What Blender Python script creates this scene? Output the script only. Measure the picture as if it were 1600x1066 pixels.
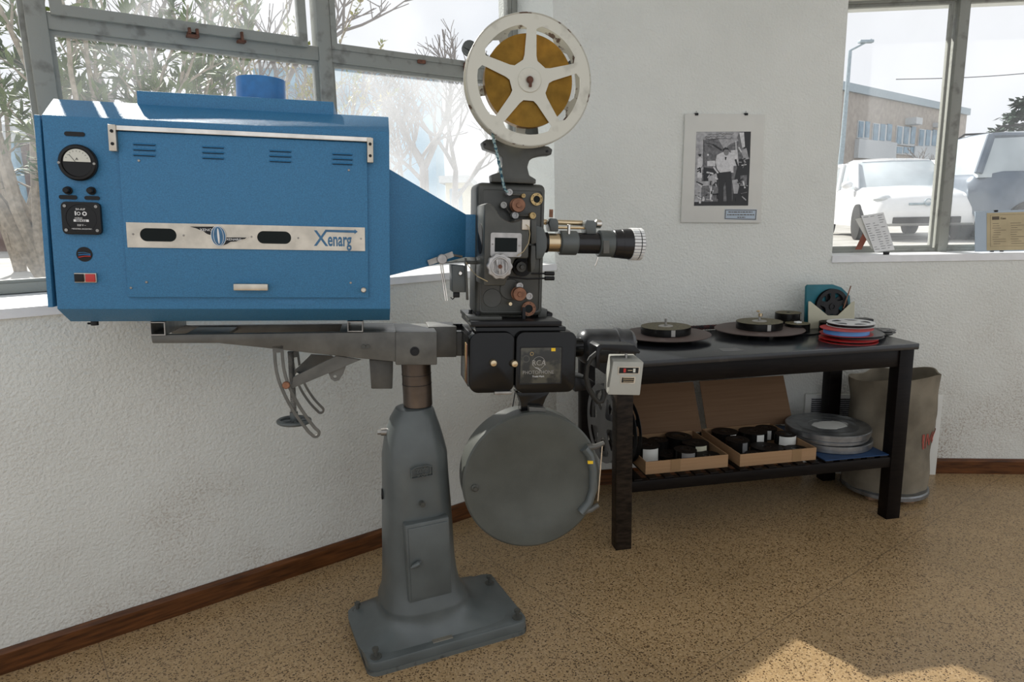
import bpy, bmesh, math, random
from mathutils import Vector, Matrix, geometry
sc = bpy.context.scene
for o in list(bpy.data.objects): bpy.data.objects.remove(o)
C = sc.collection
PI = math.pi
R = math.radians
# ---------------------------------------------------------------- camera
FPX = 1071.9; PITCH = R(10.68); ROLL = R(-1.207); CAMH = 1.42
cp, sp, cr, sr = math.cos(PITCH), math.sin(PITCH), math.cos(ROLL), math.sin(ROLL)
def ray(px, py):
    X = (px-800)/FPX; Y = (py-533)/FPX
    X, Y = cr*X+sr*Y, -sr*X+cr*Y
    return Vector((X, cp-Y*sp, -Y*cp-sp))
EYE = Vector((0, 0, CAMH))
cd = bpy.data.cameras.new('camera'); cam = bpy.data.objects.new('camera', cd); C.objects.link(cam)
cd.sensor_width = 36; cd.lens = FPX/1600*36; cd.clip_start = .02; cd.clip_end = 500
fw = ray(800, 533).normalized(); rt = (ray(900, 533)-ray(700, 533)).normalized(); up = rt.cross(fw)
m3 = Matrix((rt, up, -fw)).transposed(); cam.matrix_world = Matrix.Translation(EYE) @ m3.to_4x4()
sc.camera = cam
# ---------------------------------------------------------------- light and exposure
sc.view_settings.view_transform = 'Standard'; sc.view_settings.look = 'None'
sc.view_settings.gamma = 1; sc.view_settings.use_curve_mapping = False
sc.view_settings.exposure = 0.5
w = bpy.data.worlds.new('sky'); sc.world = w; w.use_nodes = True
nt = w.node_tree; nt.nodes.clear()
out = nt.nodes.new('ShaderNodeOutputWorld'); bg = nt.nodes.new('ShaderNodeBackground')
tc = nt.nodes.new('ShaderNodeTexCoord'); nz = nt.nodes.new('ShaderNodeTexNoise'); nz.inputs['Scale'].default_value = 2.2; nz.inputs['Detail'].default_value = 6
rp = nt.nodes.new('ShaderNodeValToRGB')
rp.color_ramp.elements[0].position = .3; rp.color_ramp.elements[0].color = (.78, .82, .88, 1)
rp.color_ramp.elements[1].position = .7; rp.color_ramp.elements[1].color = (.97, .98, 1.0, 1)
nt.links.new(tc.outputs['Generated'], nz.inputs['Vector']); nt.links.new(nz.outputs['Fac'], rp.inputs['Fac'])
nt.links.new(rp.outputs['Color'], bg.inputs['Color']); nt.links.new(bg.outputs[0], out.inputs[0])
bg.inputs['Strength'].default_value = 0.74
sd = bpy.data.lights.new('sun', 'SUN'); sd.energy = 5.5; sd.angle = R(.7); sd.color = (1, .97, .9)
so = bpy.data.objects.new('sun', sd); C.objects.link(so)
SAZ, SEL = R(321), R(38.2)
sdir = Vector((math.sin(SAZ)*math.cos(SEL), math.cos(SAZ)*math.cos(SEL), math.sin(SEL)))
so.rotation_euler = sdir.to_track_quat('Z', 'Y').to_euler(); so.location = sdir*30

# ---------------------------------------------------------------- frames
class Fr:
    def __init__(s, o, az, tilt=0, roll=0):
        a, t, r = R(az), R(tilt), R(roll); s.o = Vector(o)
        s.u = Vector((math.sin(a)*math.cos(t), math.cos(a)*math.cos(t), -math.sin(t)))
        n0 = Vector((-math.cos(a), math.sin(a), 0)); w0 = s.u.cross(n0)
        s.w = w0*math.cos(r)+n0*math.sin(r); s.n = n0*math.cos(r)-w0*math.sin(r)
    def P(s, u, n, w): return s.o+s.u*u+s.n*n+s.w*w
    def loc(s, P):
        d = P-s.o; return Vector((d.dot(s.u), d.dot(s.n), d.dot(s.w)))
    def at(s, px, py, n):                       # point of the plane n = const seen at a photo pixel -> (u, w)
        d = ray(px, py); t = (s.o+s.n*n-EYE).dot(s.n)/d.dot(s.n); q = s.loc(EYE+d*t); return q.x, q.z
    def flat(s, px, py, w):                     # point of the plane w = const -> (u, n)
        d = ray(px, py); t = (s.o+s.w*w-EYE).dot(s.w)/d.dot(s.w); q = s.loc(EYE+d*t); return q.x, q.y
WF = Fr((0, 0, 0), 90)                          # world: u = x, n = y, w = z
HF = Fr((-.315, 2.19, 0), 78.893, 2.709, 1.306) # projector head: u optical axis, n away from viewer, w up
BF = Fr((-.285, 2.178, 0), 66.42)               # pedestal foot
x0, y0 = WF.flat(970, 860, 0); TF = Fr((x0, y0, 0), 79.447)      # bench
x0, y0 = WF.flat(594, 853, 0); LF = Fr((x0, y0, 0), 53.035)      # left wall
C1 = LF.P(1.019, 0, 0); C2 = Vector((1.647, 3.527, 0))
PF = Fr(C1, 84.51); RF = Fr(C2, 94.914)
PL = (C2-C1).length

# ---------------------------------------------------------------- materials
def newmat(name):
    m = bpy.data.materials.new(name); m.use_nodes = True; t = m.node_tree
    return m, t, t.nodes['Principled BSDF']
def mat(name, col, rough=.5, metal=0., var=.12, vs=12, bump=0., bs=200, col2=None, thr=None, coat=0, spec=.5, trans=None):
    m, t, b = newmat(name)
    b.inputs['Roughness'].default_value = rough; b.inputs['Metallic'].default_value = metal
    b.inputs['Coat Weight'].default_value = coat; b.inputs['Specular IOR Level'].default_value = spec
    tc = t.nodes.new('ShaderNodeTexCoord'); n = t.nodes.new('ShaderNodeTexNoise'); n.inputs['Scale'].default_value = vs; n.inputs['Detail'].default_value = 6
    t.links.new(tc.outputs['Object'], n.inputs['Vector'])
    r = t.nodes.new('ShaderNodeValToRGB'); t.links.new(n.outputs['Fac'], r.inputs['Fac'])
    e = r.color_ramp.elements
    lo, hi = (thr or (.35, .65)); e[0].position = lo; e[1].position = hi
    a = tuple(c*(1-var) for c in col[:3])+(1,); c2 = tuple(min(1, c*(1+var)) for c in col[:3])+(1,)
    if col2: a = tuple(col2[:3])+(1,); c2 = tuple(col[:3])+(1,)
    e[0].color = a; e[1].color = c2
    t.links.new(r.outputs['Color'], b.inputs['Base Color'])
    if bump:
        n2 = t.nodes.new('ShaderNodeTexNoise'); n2.inputs['Scale'].default_value = bs; n2.inputs['Detail'].default_value = 2
        t.links.new(tc.outputs['Object'], n2.inputs['Vector'])
        bp = t.nodes.new('ShaderNodeBump'); bp.inputs['Strength'].default_value = bump; bp.inputs['Distance'].default_value = .002
        t.links.new(n2.outputs['Fac'], bp.inputs['Height']); t.links.new(bp.outputs[0], b.inputs['Normal'])
    return m
def ramp(t, src, stops):
    r = t.nodes.new('ShaderNodeValToRGB'); e = r.color_ramp.elements
    while len(e) < len(stops): e.new(.5)
    for k, (p, c) in enumerate(stops): e[k].position = p; e[k].color = tuple(c)+(1,)
    t.links.new(src, r.inputs['Fac']); return r.outputs['Color']
def mix(t, fac, a, b, mode='MIX'):
    x = t.nodes.new('ShaderNodeMix'); x.data_type = 'RGBA'; x.blend_type = mode
    for s, v in ((x.inputs[0], fac), (x.inputs[6], a), (x.inputs[7], b)):
        if hasattr(v, 'node'): t.links.new(v, s)
        else: s.default_value = v if not isinstance(v, tuple) else tuple(v)+(1,)
    return x.outputs[2]
def mth(t, op, a, b=None):
    x = t.nodes.new('ShaderNodeMath'); x.operation = op
    for s, v in ((x.inputs[0], a), (x.inputs[1], b)):
        if v is None: continue
        if hasattr(v, 'node'): t.links.new(v, s)
        else: s.default_value = v
    return x.outputs[0]
def noise(t, vec, scale, detail=4):
    n = t.nodes.new('ShaderNodeTexNoise'); n.inputs['Scale'].default_value = scale; n.inputs['Detail'].default_value = detail
    t.links.new(vec, n.inputs['Vector']); return n.outputs['Fac']

def wall_material():
    m, t, b = newmat('stucco_paint'); b.inputs['Roughness'].default_value = .75; b.inputs['Specular IOR Level'].default_value = .25
    tc = t.nodes.new('ShaderNodeTexCoord'); V = tc.outputs['Object']
    base = ramp(t, noise(t, V, 3, 5), [(.3, (.70, .715, .675)), (.7, (.77, .785, .745))])
    geo = t.nodes.new('ShaderNodeNewGeometry'); sep = t.nodes.new('ShaderNodeSeparateXYZ'); t.links.new(geo.outputs['Position'], sep.inputs[0])
    # grime: brown speckled scuffs that thicken low on the wall
    low = t.nodes.new('ShaderNodeMapRange'); low.inputs[1].default_value = 1.15; low.inputs[2].default_value = .1; low.inputs[3].default_value = 0; low.inputs[4].default_value = 1
    t.links.new(sep.outputs['Z'], low.inputs[0])
    g = mth(t, 'MULTIPLY', ramp(t, noise(t, V, 2.3, 3), [(.42, (0, 0, 0)), (.68, (1, 1, 1))]), low.outputs[0])
    spk = ramp(t, noise(t, V, 130, 2), [(.36, (1, 1, 1)), (.50, (0.15, 0.15, 0.15))])
    g2 = mth(t, 'MULTIPLY', g, spk)
    c = mix(t, mth(t, 'MULTIPLY', g2, .95), base, (.27, .19, .13))
    c = mix(t, mth(t, 'MULTIPLY', low.outputs[0], .30), c, (.42, .38, .33))
    t.links.new(c, b.inputs['Base Color'])
    h = mth(t, 'ADD', noise(t, V, 95, 3), mth(t, 'MULTIPLY', noise(t, V, 30, 2), .25))
    bp = t.nodes.new('ShaderNodeBump'); bp.inputs['Strength'].default_value = .7; bp.inputs['Distance'].default_value = .008
    t.links.new(h, bp.inputs['Height']); t.links.new(bp.outputs[0], b.inputs['Normal'])
    return m
def floor_material():
    m, t, b = newmat('terrazzo'); b.inputs['Roughness'].default_value = .32; b.inputs['Specular IOR Level'].default_value = .45
    geo = t.nodes.new('ShaderNodeNewGeometry'); V = geo.outputs['Position']
    v = t.nodes.new('ShaderNodeTexVoronoi'); v.inputs['Scale'].default_value = 200; t.links.new(V, v.inputs['Vector'])
    sp_ = t.nodes.new('ShaderNodeSeparateColor'); t.links.new(v.outputs['Color'], sp_.inputs[0])
    chips = ramp(t, sp_.outputs[0], [(.0, (.035, .018, .009)), (.2, (.09, .045, .02)), (.25, (.36, .245, .12)), (.6, (.43, .30, .155)), (.85, (.50, .37, .22)), (1, (.22, .13, .06))])
    v2 = t.nodes.new('ShaderNodeTexVoronoi'); v2.inputs['Scale'].default_value = 200; v2.feature = 'DISTANCE_TO_EDGE'; t.links.new(V, v2.inputs['Vector'])
    gr = ramp(t, v2.outputs['Distance'], [(.04, (1, 1, 1)), (.12, (0, 0, 0))])
    c = mix(t, gr, chips, (.38, .27, .14))
    big = ramp(t, noise(t, V, 2, 4), [(.3, (.82, .80, .78)), (.7, (1.05, 1.02, 1))])
    c = mix(t, 1.0, c, big, 'MULTIPLY')
    # slab joints, in the directions of the left wall
    mp = t.nodes.new('ShaderNodeVectorMath'); mp.operation = 'DOT_PRODUCT'; mp.inputs[1].default_value = LF.u; t.links.new(V, mp.inputs[0])
    mq = t.nodes.new('ShaderNodeVectorMath'); mq.operation = 'DOT_PRODUCT'; mq.inputs[1].default_value = LF.n; t.links.new(V, mq.inputs[0])
    def joint(val, off, step):
        x = mth(t, 'ADD', val, 50*step-off); x = mth(t, 'MODULO', x, step)
        return mth(t, 'LESS_THAN', x, .004)
    offu = Vector((-1.468, 2.16, 0)).dot(LF.u); offn = Vector((.576, 1.905, 0)).dot(LF.n)
    j = mth(t, 'MAXIMUM', joint(mp.outputs['Value'], offu, 1.37), joint(mq.outputs['Value'], offn, .94))
    c = mix(t, mth(t, 'MULTIPLY', j, .6), c, (.13, .09, .055))
    t.links.new(c, b.inputs['Base Color'])
    return m
def wood_material(name, a, b_, sx=2, rough=.4, spec=.4):
    m, t, b = newmat(name); b.inputs['Roughness'].default_value = rough; b.inputs['Specular IOR Level'].default_value = spec
    tc = t.nodes.new('ShaderNodeTexCoord'); mp = t.nodes.new('ShaderNodeMapping'); mp.inputs['Scale'].default_value = (sx, sx, 30)
    t.links.new(tc.outputs['Object'], mp.inputs[0])
    t.links.new(ramp(t, noise(t, mp.outputs[0], 3, 6), [(.3, a), (.7, b_)]), b.inputs['Base Color'])
    return m
def glass_material(name, lo, hi, col=(.9, .93, .97), scale=3):
    m = bpy.data.materials.new(name); m.use_nodes = True; t = m.node_tree; t.nodes.clear()
    o = t.nodes.new('ShaderNodeOutputMaterial'); tr = t.nodes.new('ShaderNodeBsdfTransparent'); gl = t.nodes.new('ShaderNodeBsdfGlossy'); gl.inputs['Roughness'].default_value = .02
    lw_ = t.nodes.new('ShaderNodeLayerWeight'); lw_.inputs['Blend'].default_value = .5; ff = mth(t, 'ADD', mth(t, 'MULTIPLY', mth(t, 'POWER', lw_.outputs['Facing'], 4.), .6), .02)
    m1 = t.nodes.new('ShaderNodeMixShader'); t.links.new(ff, m1.inputs[0]); t.links.new(tr.outputs[0], m1.inputs[1]); t.links.new(gl.outputs[0], m1.inputs[2])
    tl = t.nodes.new('ShaderNodeBsdfTranslucent'); tl.inputs[0].default_value = tuple(col)+(1,)
    df = t.nodes.new('ShaderNodeBsdfDiffuse'); df.inputs[0].default_value = tuple(col)+(1,)
    m3 = t.nodes.new('ShaderNodeMixShader'); m3.inputs[0].default_value = .2; t.links.new(tl.outputs[0], m3.inputs[1]); t.links.new(df.outputs[0], m3.inputs[2])
    m2 = t.nodes.new('ShaderNodeMixShader'); tc = t.nodes.new('ShaderNodeTexCoord')
    f = noise(t, tc.outputs['Object'], scale, 5)
    mr = t.nodes.new('ShaderNodeMapRange'); mr.inputs[1].default_value = .3; mr.inputs[2].default_value = .75; mr.inputs[3].default_value = lo; mr.inputs[4].default_value = hi
    t.links.new(f, mr.inputs[0]); t.links.new(mr.outputs[0], m2.inputs[0]); t.links.new(m1.outputs[0], m2.inputs[1]); t.links.new(m3.outputs[0], m2.inputs[2])
    t.links.new(m2.outputs[0], o.inputs[0]); return m
def translucent_material(name, col, f=.5, rough=.35):
    m, t, b = newmat(name); b.inputs['Roughness'].default_value = rough
    tc = t.nodes.new('ShaderNodeTexCoord')
    c = ramp(t, noise(t, tc.outputs['Object'], 30, 5), [(.35, tuple(x*.7 for x in col)), (.65, col)])
    t.links.new(c, b.inputs['Base Color'])
    tl = t.nodes.new('ShaderNodeBsdfTranslucent'); t.links.new(c, tl.inputs[0])
    mx = t.nodes.new('ShaderNodeMixShader'); mx.inputs[0].default_value = f
    o = t.nodes['Material Output']; t.links.new(b.outputs[0], mx.inputs[1]); t.links.new(tl.outputs[0], mx.inputs[2]); t.links.new(mx.outputs[0], o.inputs[0])
    return m
M = dict(
 wall=wall_material(), floor=floor_material(),
 ceil=mat('ceiling_paint', (.72, .72, .70), .8, var=.03),
 base=wood_material('mahogany', (.04, .014, .004), (.14, .05, .014), 3, .35, .3),
 frame=mat('window_paint', (.27, .28, .255), .55, col2=(.17, .17, .155), thr=(.3, .45), vs=18, bump=.4, bs=120),
 sill=mat('sill_paint', (.80, .81, .82), .5, var=.05),
 rust=mat('rusty_iron', (.12, .05, .03), .8, var=.4, vs=60),
 glass=glass_material('dusty_glass', .0, .10), glass_clear=glass_material('clear_glass', .0, .06), glass_haze=glass_material('hazy_glass', .10, .34, scale=2.2), glass_mid=glass_material('smeared_glass', .0, .14, scale=6),
 blue=mat('blue_hammer_paint', (.034, .175, .345), .46, var=.14, vs=300, bump=.6, bs=600, spec=.5),
 blued=mat('blue_vent_paint', (.02, .16, .40), .35, var=.1, vs=40),
 chrome=mat('chrome', (.72, .68, .62), .22, 1, var=.15, vs=14),
 alu=mat('brushed_aluminium', (.55, .50, .42), .38, .85, var=.12, vs=25),
 alum=mat('cast_aluminium', (.42, .41, .40), .45, .6, var=.15, vs=40, bump=.3),
 black=mat('black_bakelite', (.007, .007, .007), .35, var=.2, spec=.3),
 dark=mat('dark_hole', (.004, .004, .005), .7, var=.1),
 white=mat('dial_white', (.62, .62, .55), .5, var=.05),
 lett=mat('white_lettering', (.75, .76, .76), .5, var=.02),
 blueink=mat('blue_enamel', (.035, .13, .25), .4, var=.15, vs=60),
 red=mat('red_plastic', (.50, .03, .025), .35, var=.08), yellow=mat('yellow_sticker', (.85, .55, .02), .6, var=.05),
 gp=mat('grey_machine_paint', (.088, .100, .099), .34, var=.13, vs=9, bump=.12, bs=90, spec=.5),
 gpd=mat('dark_grey_crackle_paint', (.060, .061, .053), .42, var=.16, vs=14, bump=.25, bs=350),
 gpl=mat('light_grey_paint', (.105, .103, .092), .42, var=.2, vs=18, bump=.2, bs=120),
 box=mat('worn_cream_grey_paint', (.40, .40, .36), .5, col2=(.30, .30, .27), thr=(.25, .5), vs=10, bump=.3, bs=60),
 mag=mat('grey_magazine_paint', (.075, .080, .070), .42, var=.18, vs=6, bump=.2, bs=500, spec=.45),
 steel=mat('worn_steel', (.11, .088, .072), .35, .85, var=.3, vs=10),
 steelc=mat('dull_steel', (.30, .29, .27), .4, .8, var=.2, vs=30),
 blackp=mat('glossy_black_enamel', (.005, .005, .005), .2, var=.3, bump=.12, bs=60, spec=.3, col2=(.03, .024, .016), thr=(.25, .32), vs=22),
 blackm=mat('black_metal', (.010, .010, .011), .35, .1, var=.3, vs=20, spec=.3),
 brass=mat('worn_brass', (.42, .30, .14), .4, .8, var=.3, vs=50), copper=mat('copper_roller', (.25, .12, .07), .5, .5, var=.25, vs=40),
 gold=mat('gold_barrel', (.62, .50, .33), .25, .9, var=.08),
 bglass=mat('black_glass', (.004, .007, .006), .15, var=.2, spec=.15),
 sglass=mat('smoked_glass', (.075, .07, .05), .15, col2=(.018, .018, .014), thr=(.4, .5), vs=22),
 reel=mat('cream_reel_paint', (.60, .595, .52), .42, col2=(.40, .39, .33), thr=(.28, .45), vs=14), reelrim=mat('chipped_reel_rim', (.45, .44, .38), .5, col2=(.09, .05, .03), thr=(.36, .42), vs=35),
 film=translucent_material('amber_film', (.42, .24, .035), .5), filmb=mat('black_film', (.006, .0055, .005), .25, var=.3, spec=.25), filmtop=mat('film_edge', (.12, .105, .060), .5, var=.4, vs=90, spec=.2), filmd=mat('dark_film_edge', (.014, .011, .009), .55, var=.4, vs=60, spec=.15),
 cord=mat('blue_white_cord', (.30, .42, .42), .8, col2=(.02, .08, .12), thr=(.45, .5), vs=140),
 rubber=mat('black_rubber', (.02, .02, .018), .6, var=.3, bump=.5, bs=150), wire=mat('yellowed_wire', (.45, .36, .2), .5, var=.1),
 wb=wood_material('black_painted_wood', (.004, .003, .003), (.009, .007, .006), 4, .35, .12),
 wbt=mat('black_bench_top', (.020, .022, .026), .22, col2=(.045, .045, .048), thr=(.25, .4), vs=9, bump=.15, bs=40),
 wbw=wood_material('worn_bench_leg', (.006, .004, .003), (.035, .025, .017), 8, .45, .15),
 plate=mat('brown_disc', (.085, .058, .050), .55, col2=(.17, .14, .13), thr=(.25, .4), vs=14, bump=.1),
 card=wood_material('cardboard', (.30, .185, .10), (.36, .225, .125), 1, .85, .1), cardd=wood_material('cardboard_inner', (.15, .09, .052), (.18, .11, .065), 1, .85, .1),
 paper=mat('white_paper', (.62, .62, .58), .8, var=.05), cream=mat('cream_card', (.52, .50, .38), .8, var=.06), teal=mat('teal_card', (.008, .13, .17), .55, var=.1),
 can=mat('tin_can', (.25, .26, .27), .35, .8, var=.2, vs=25, bump=.2, bs=60), bluep=mat('blue_board', (.01, .04, .11), .6, var=.2),
 canvas=mat('grimy_canvas', (.215, .185, .135), .9, col2=(.10, .085, .06), thr=(.3, .62), vs=6, bump=.5, bs=300),
 stencil=mat('faded_red_stencil', (.30, .07, .05), .9, var=.3, vs=80), woodb=wood_material('bare_wood', (.28, .17, .10), (.4, .25, .16), 5, .7),
 beltr=mat('dark_red_cord', (.06, .012, .012), .7, col2=(.01, .01, .012), thr=(.45, .55), vs=80),
 redr=mat('red_reel_plastic', (.42, .02, .02), .35, var=.1), bfilm=mat('blue_leader', (.10, .28, .62), .35, var=.05), whr=mat('white_reel_plastic', (.62, .63, .63), .4, var=.05), grr=mat('grey_reel_plastic', (.14, .14, .14), .45, var=.1),
 lens=mat('black_lens_barrel', (.02, .02, .022), .22, .3, var=.2), tape=mat('brown_tape', (.25, .15, .07), .4, var=.05),
 photo=mat('photo_grey', (.13, .13, .135), .35, col2=(.035, .035, .037), thr=(.42, .58), vs=30), ph_w=mat('photo_white', (.60, .60, .61), .4, var=.15, vs=80), ph_l=mat('photo_light_grey', (.36, .36, .37), .4, var=.25, vs=50), ph_d=mat('photo_dark', (.012, .012, .013), .4, var=.2), ph_m=mat('photo_mid_grey', (.14, .14, .145), .4, var=.4, vs=70),
 mount=mat('mount_card', (.66, .66, .62), .8, var=.02), parch=mat('parchment', (.48, .40, .25), .8, var=.08), ink=mat('printing_ink', (.10, .08, .06), .8, var=.1),
 aply=mat('blue_frame_card', (.42, .50, .58), .7, var=.03), redw=mat('red_easel_leg', (.28, .09, .06), .7, var=.1),
 skin_ph=mat('photo_skin_grey', (.22, .22, .22), .5, var=.1),
)
fm = M['film'].node_tree; fb_ = fm.nodes['Principled BSDF']; fb_.inputs['Anisotropic'].default_value = .85; fb_.inputs['Metallic'].default_value = .55; fb_.inputs['Roughness'].default_value = .36
tg = fm.nodes.new('ShaderNodeTangent'); tg.direction_type = 'RADIAL'; tg.axis = 'Y'; fm.links.new(tg.outputs[0], fb_.inputs['Tangent'])
# ---------------------------------------------------------------- mesh builder
class MB:
    def __init__(s, fr=WF): s.fr = fr; s.bm = bmesh.new()
    def add(s, vs, fs, bevel=0, seg=2):
        P = s.fr.P; bv = [s.bm.verts.new(P(*v)) for v in vs]; nf = []
        for f in fs:
            try: nf.append(s.bm.faces.new([bv[i] for i in f]))
            except ValueError: pass
        bmesh.ops.recalc_face_normals(s.bm, faces=nf)
        if bevel:
            ed = {e for f in nf for e in f.edges if len(e.link_faces) == 2 and e.calc_face_angle(0) > .5}
            bmesh.ops.bevel(s.bm, geom=list(ed), offset=bevel, segments=seg, affect='EDGES', profile=.5, clamp_overlap=True)
        return s
    def box(s, u0, u1, n0, n1, w0, w1, b=0, seg=2):
        v = [(u, n, w) for u in (u0, u1) for n in (n0, n1) for w in (w0, w1)]
        return s.add(v, [(0, 1, 3, 2), (4, 6, 7, 5), (0, 4, 5, 1), (2, 3, 7, 6), (0, 2, 6, 4), (1, 5, 7, 3)], b, seg)
    def prism(s, pts, a, b, axis='n', bevel=0, holes=(), pts2=None):
        def mk(p, h):
            return {'n': (p[0], h, p[1]), 'u': (h, p[0], p[1]), 'w': (p[0], p[1], h)}[axis]
        loops = [list(pts)]+[list(h) for h in holes]
        if not holes:
            k = len(pts); p2 = pts2 or pts
            v = [mk(p, a) for p in pts]+[mk(p, b) for p in p2]
            f = [tuple(range(k)), tuple(range(2*k-1, k-1, -1))]+[(i, (i+1) % k, k+(i+1) % k, k+i) for i in range(k)]
            return s.add(v, f, bevel)
        flat = [p for l in loops for p in l]; k = len(flat)
        tri = geometry.tessellate_polygon([[Vector((p[0], p[1], 0)) for p in l] for l in loops])
        v = [mk(p, a) for p in flat]+[mk(p, b) for p in flat]; f = [tuple(t) for t in tri]+[tuple(i+k for i in reversed(t)) for t in tri]
        o = 0
        for l in loops:
            L = len(l); f += [(o+i, o+(i+1) % L, k+o+(i+1) % L, k+o+i) for i in range(L)]; o += L
        return s.add(v, f)
    def _basis(s, ax):
        ax = Vector({'u': (1, 0, 0), 'n': (0, 1, 0), 'w': (0, 0, 1)}[ax]) if isinstance(ax, str) else Vector(ax).normalized()
        t = Vector((0, 0, 1)) if abs(ax.z) < .9 else Vector((1, 0, 0))
        e1 = ax.cross(t).normalized(); e2 = ax.cross(e1); return ax, e1, e2
    def lathe(s, c, ax, prof, seg=32, a0=0, sx=1., sy=1.):
        ax, e1, e2 = s._basis(ax); c = Vector(c); vs = []; fs = []
        for r, h in prof:
            for k in range(seg):
                a = a0+2*PI*k/seg; vs.append(c+ax*h+e1*(r*math.cos(a)*sx)+e2*(r*math.sin(a)*sy))
        for j in range(len(prof)-1):
            for k in range(seg): fs.append((j*seg+k, j*seg+(k+1) % seg, (j+1)*seg+(k+1) % seg, (j+1)*seg+k))
        if prof[0][0] > 1e-6 and prof[0] != prof[-1]: fs.append(tuple(range(seg)))
        if prof[-1][0] > 1e-6 and prof[0] != prof[-1]: fs.append(tuple((len(prof)-1)*seg+k for k in range(seg)))
        s.add(vs, fs)
        return s
    def cyl(s, c, ax, r, h0, h1, seg=28, b=0, r2=None):
        r2 = r if r2 is None else r2
        if b: return s.lathe(c, ax, [(r-b, h0), (r, h0+b), (r2, h1-b), (r2-b, h1)], seg)
        return s.lathe(c, ax, [(r, h0), (r2, h1)], seg)
    def ring(s, c, ax, r0, r1, h0, h1, seg=40):
        return s.lathe(c, ax, [(r0, h0), (r1, h0), (r1, h1), (r0, h1), (r0, h0)], seg)
    def tube(s, pts, r, seg=8, flat=1.):
        pts = [Vector(p) for p in pts]; n = len(pts); vs = []; fs = []; e1 = None
        for i, p in enumerate(pts):
            d = (pts[min(i+1, n-1)]-pts[max(i-1, 0)]).normalized()
            if e1 is None: e1 = d.cross(Vector((0, 0, 1)) if abs(d.z) < .9 else Vector((1, 0, 0))).normalized()
            else: e1 = (e1-d*e1.dot(d)).normalized()
            e2 = d.cross(e1); rr = r[i] if isinstance(r, (list, tuple)) else r
            for k in range(seg):
                a = 2*PI*k/seg; vs.append(p+e1*(rr*math.cos(a))+e2*(rr*flat*math.sin(a)))
        for j in range(n-1):
            for k in range(seg): fs.append((j*seg+k, j*seg+(k+1) % seg, (j+1)*seg+(k+1) % seg, (j+1)*seg+k))
        fs.append(tuple(range(seg))); fs.append(tuple((n-1)*seg+k for k in range(seg)))
        return s.add(vs, fs)
    def loft(s, rings):
        k = len(rings[0]); vs = [p for r in rings for p in r]; fs = []
        for j in range(len(rings)-1):
            for i in range(k): fs.append((j*k+i, j*k+(i+1) % k, (j+1)*k+(i+1) % k, (j+1)*k+i))
        fs.append(tuple(range(k))); fs.append(tuple((len(rings)-1)*k+i for i in range(k)))
        return s.add(vs, fs)
    def ball(s, c, r, seg=16, sz=1., ax='w'):
        return s.lathe(c, ax, [(r*math.sin(PI*k/8)+1e-7*(k in (0, 8)), -r*sz*math.cos(PI*k/8)) for k in range(9)], seg)
    def build(s, name, material, parent=None, label=None, smooth=35):
        me = bpy.data.meshes.new(name); wl = Vector((0, 0, 0)); p = parent
        while p: wl += p.location; p = p.parent
        s.loc = Vector((0, 0, 0))
        if parent is None:
            xs = [v.co for v in s.bm.verts]; mn = [min(v[i] for v in xs) for i in range(3)]; mx = [max(v[i] for v in xs) for i in range(3)]
            s.loc = Vector(((mn[0]+mx[0])/2, (mn[1]+mx[1])/2, mn[2]))
        bmesh.ops.translate(s.bm, vec=-(wl+s.loc), verts=s.bm.verts); s.bm.to_mesh(me); s.bm.free()
        me.materials.append(material)
        for pl in me.polygons: pl.use_smooth = True
        me.set_sharp_from_angle(angle=R(smooth))
        o = bpy.data.objects.new(name, me); C.objects.link(o); o.location = s.loc
        if parent: o.parent = parent
        if label: o['label'] = label
        return o
def tag(o, label, cat, group=None, kind=None):
    if label: o['label'] = label
    if cat: o['category'] = cat
    if group: o['group'] = group
    if kind: o['kind'] = kind
    return o
def thing(name, loc, label, cat, group=None):
    o = bpy.data.objects.new(name, None); C.objects.link(o); o.location = Vector(loc); o.empty_display_size = .1
    return tag(o, label, cat, group)
def struct(mb, name, m, label=None):
    o = mb.build(name, m); o['kind'] = 'structure'
    if label: o['label'] = label
    return o
def circ(cu, cw, r, k=32, a0=0, sx=1): return [(cu+r*sx*math.cos(a0+2*PI*i/k), cw+r*math.sin(a0+2*PI*i/k)) for i in range(k)]
def rrect(u0, u1, w0, w1, r, k=5):
    o = []
    for cx, cy, a in ((u1-r, w1-r, 0), (u0+r, w1-r, 90), (u0+r, w0+r, 180), (u1-r, w0+r, 270)):
        for i in range(k+1): t = R(a+90*i/k); o.append((cx+r*math.cos(t), cy+r*math.sin(t)))
    return o
def text(body, fr, u, n, w, size, m, parent, name='lettering', sx=1., ext=.0006, align='LEFT', ang=0, facing='n', bold=0., shear=0.):
    cu = bpy.data.curves.new('t', 'FONT'); cu.body = body; cu.size = size; cu.extrude = ext; cu.align_x = align; cu.resolution_u = 3; cu.offset = bold; cu.shear = shear
    o = bpy.data.objects.new('t', cu); me = bpy.data.meshes.new_from_object(o); bpy.data.objects.remove(o)
    mb = MB(fr); ca, sa = math.cos(ang), math.sin(ang); vs = []
    for v in me.vertices:
        x, y, z = v.co.x*sx, v.co.y, v.co.z
        x, y = x*ca-y*sa, x*sa+y*ca
        vs.append((u+x, n-z, w+y) if facing == 'n' else (u+x, n+y, w+z))
    mb.add(vs, [tuple(p.vertices) for p in me.polygons])
    return mb.build(name, m, parent)
def A(fr, pts, n): return [fr.at(x, y, n) for x, y in pts]

# ================================================================ THE ROOM
WT = .42                                         # wall thickness at the left window
ZT = 3.2; ZC = 3.5; SZ = 1.163
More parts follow.
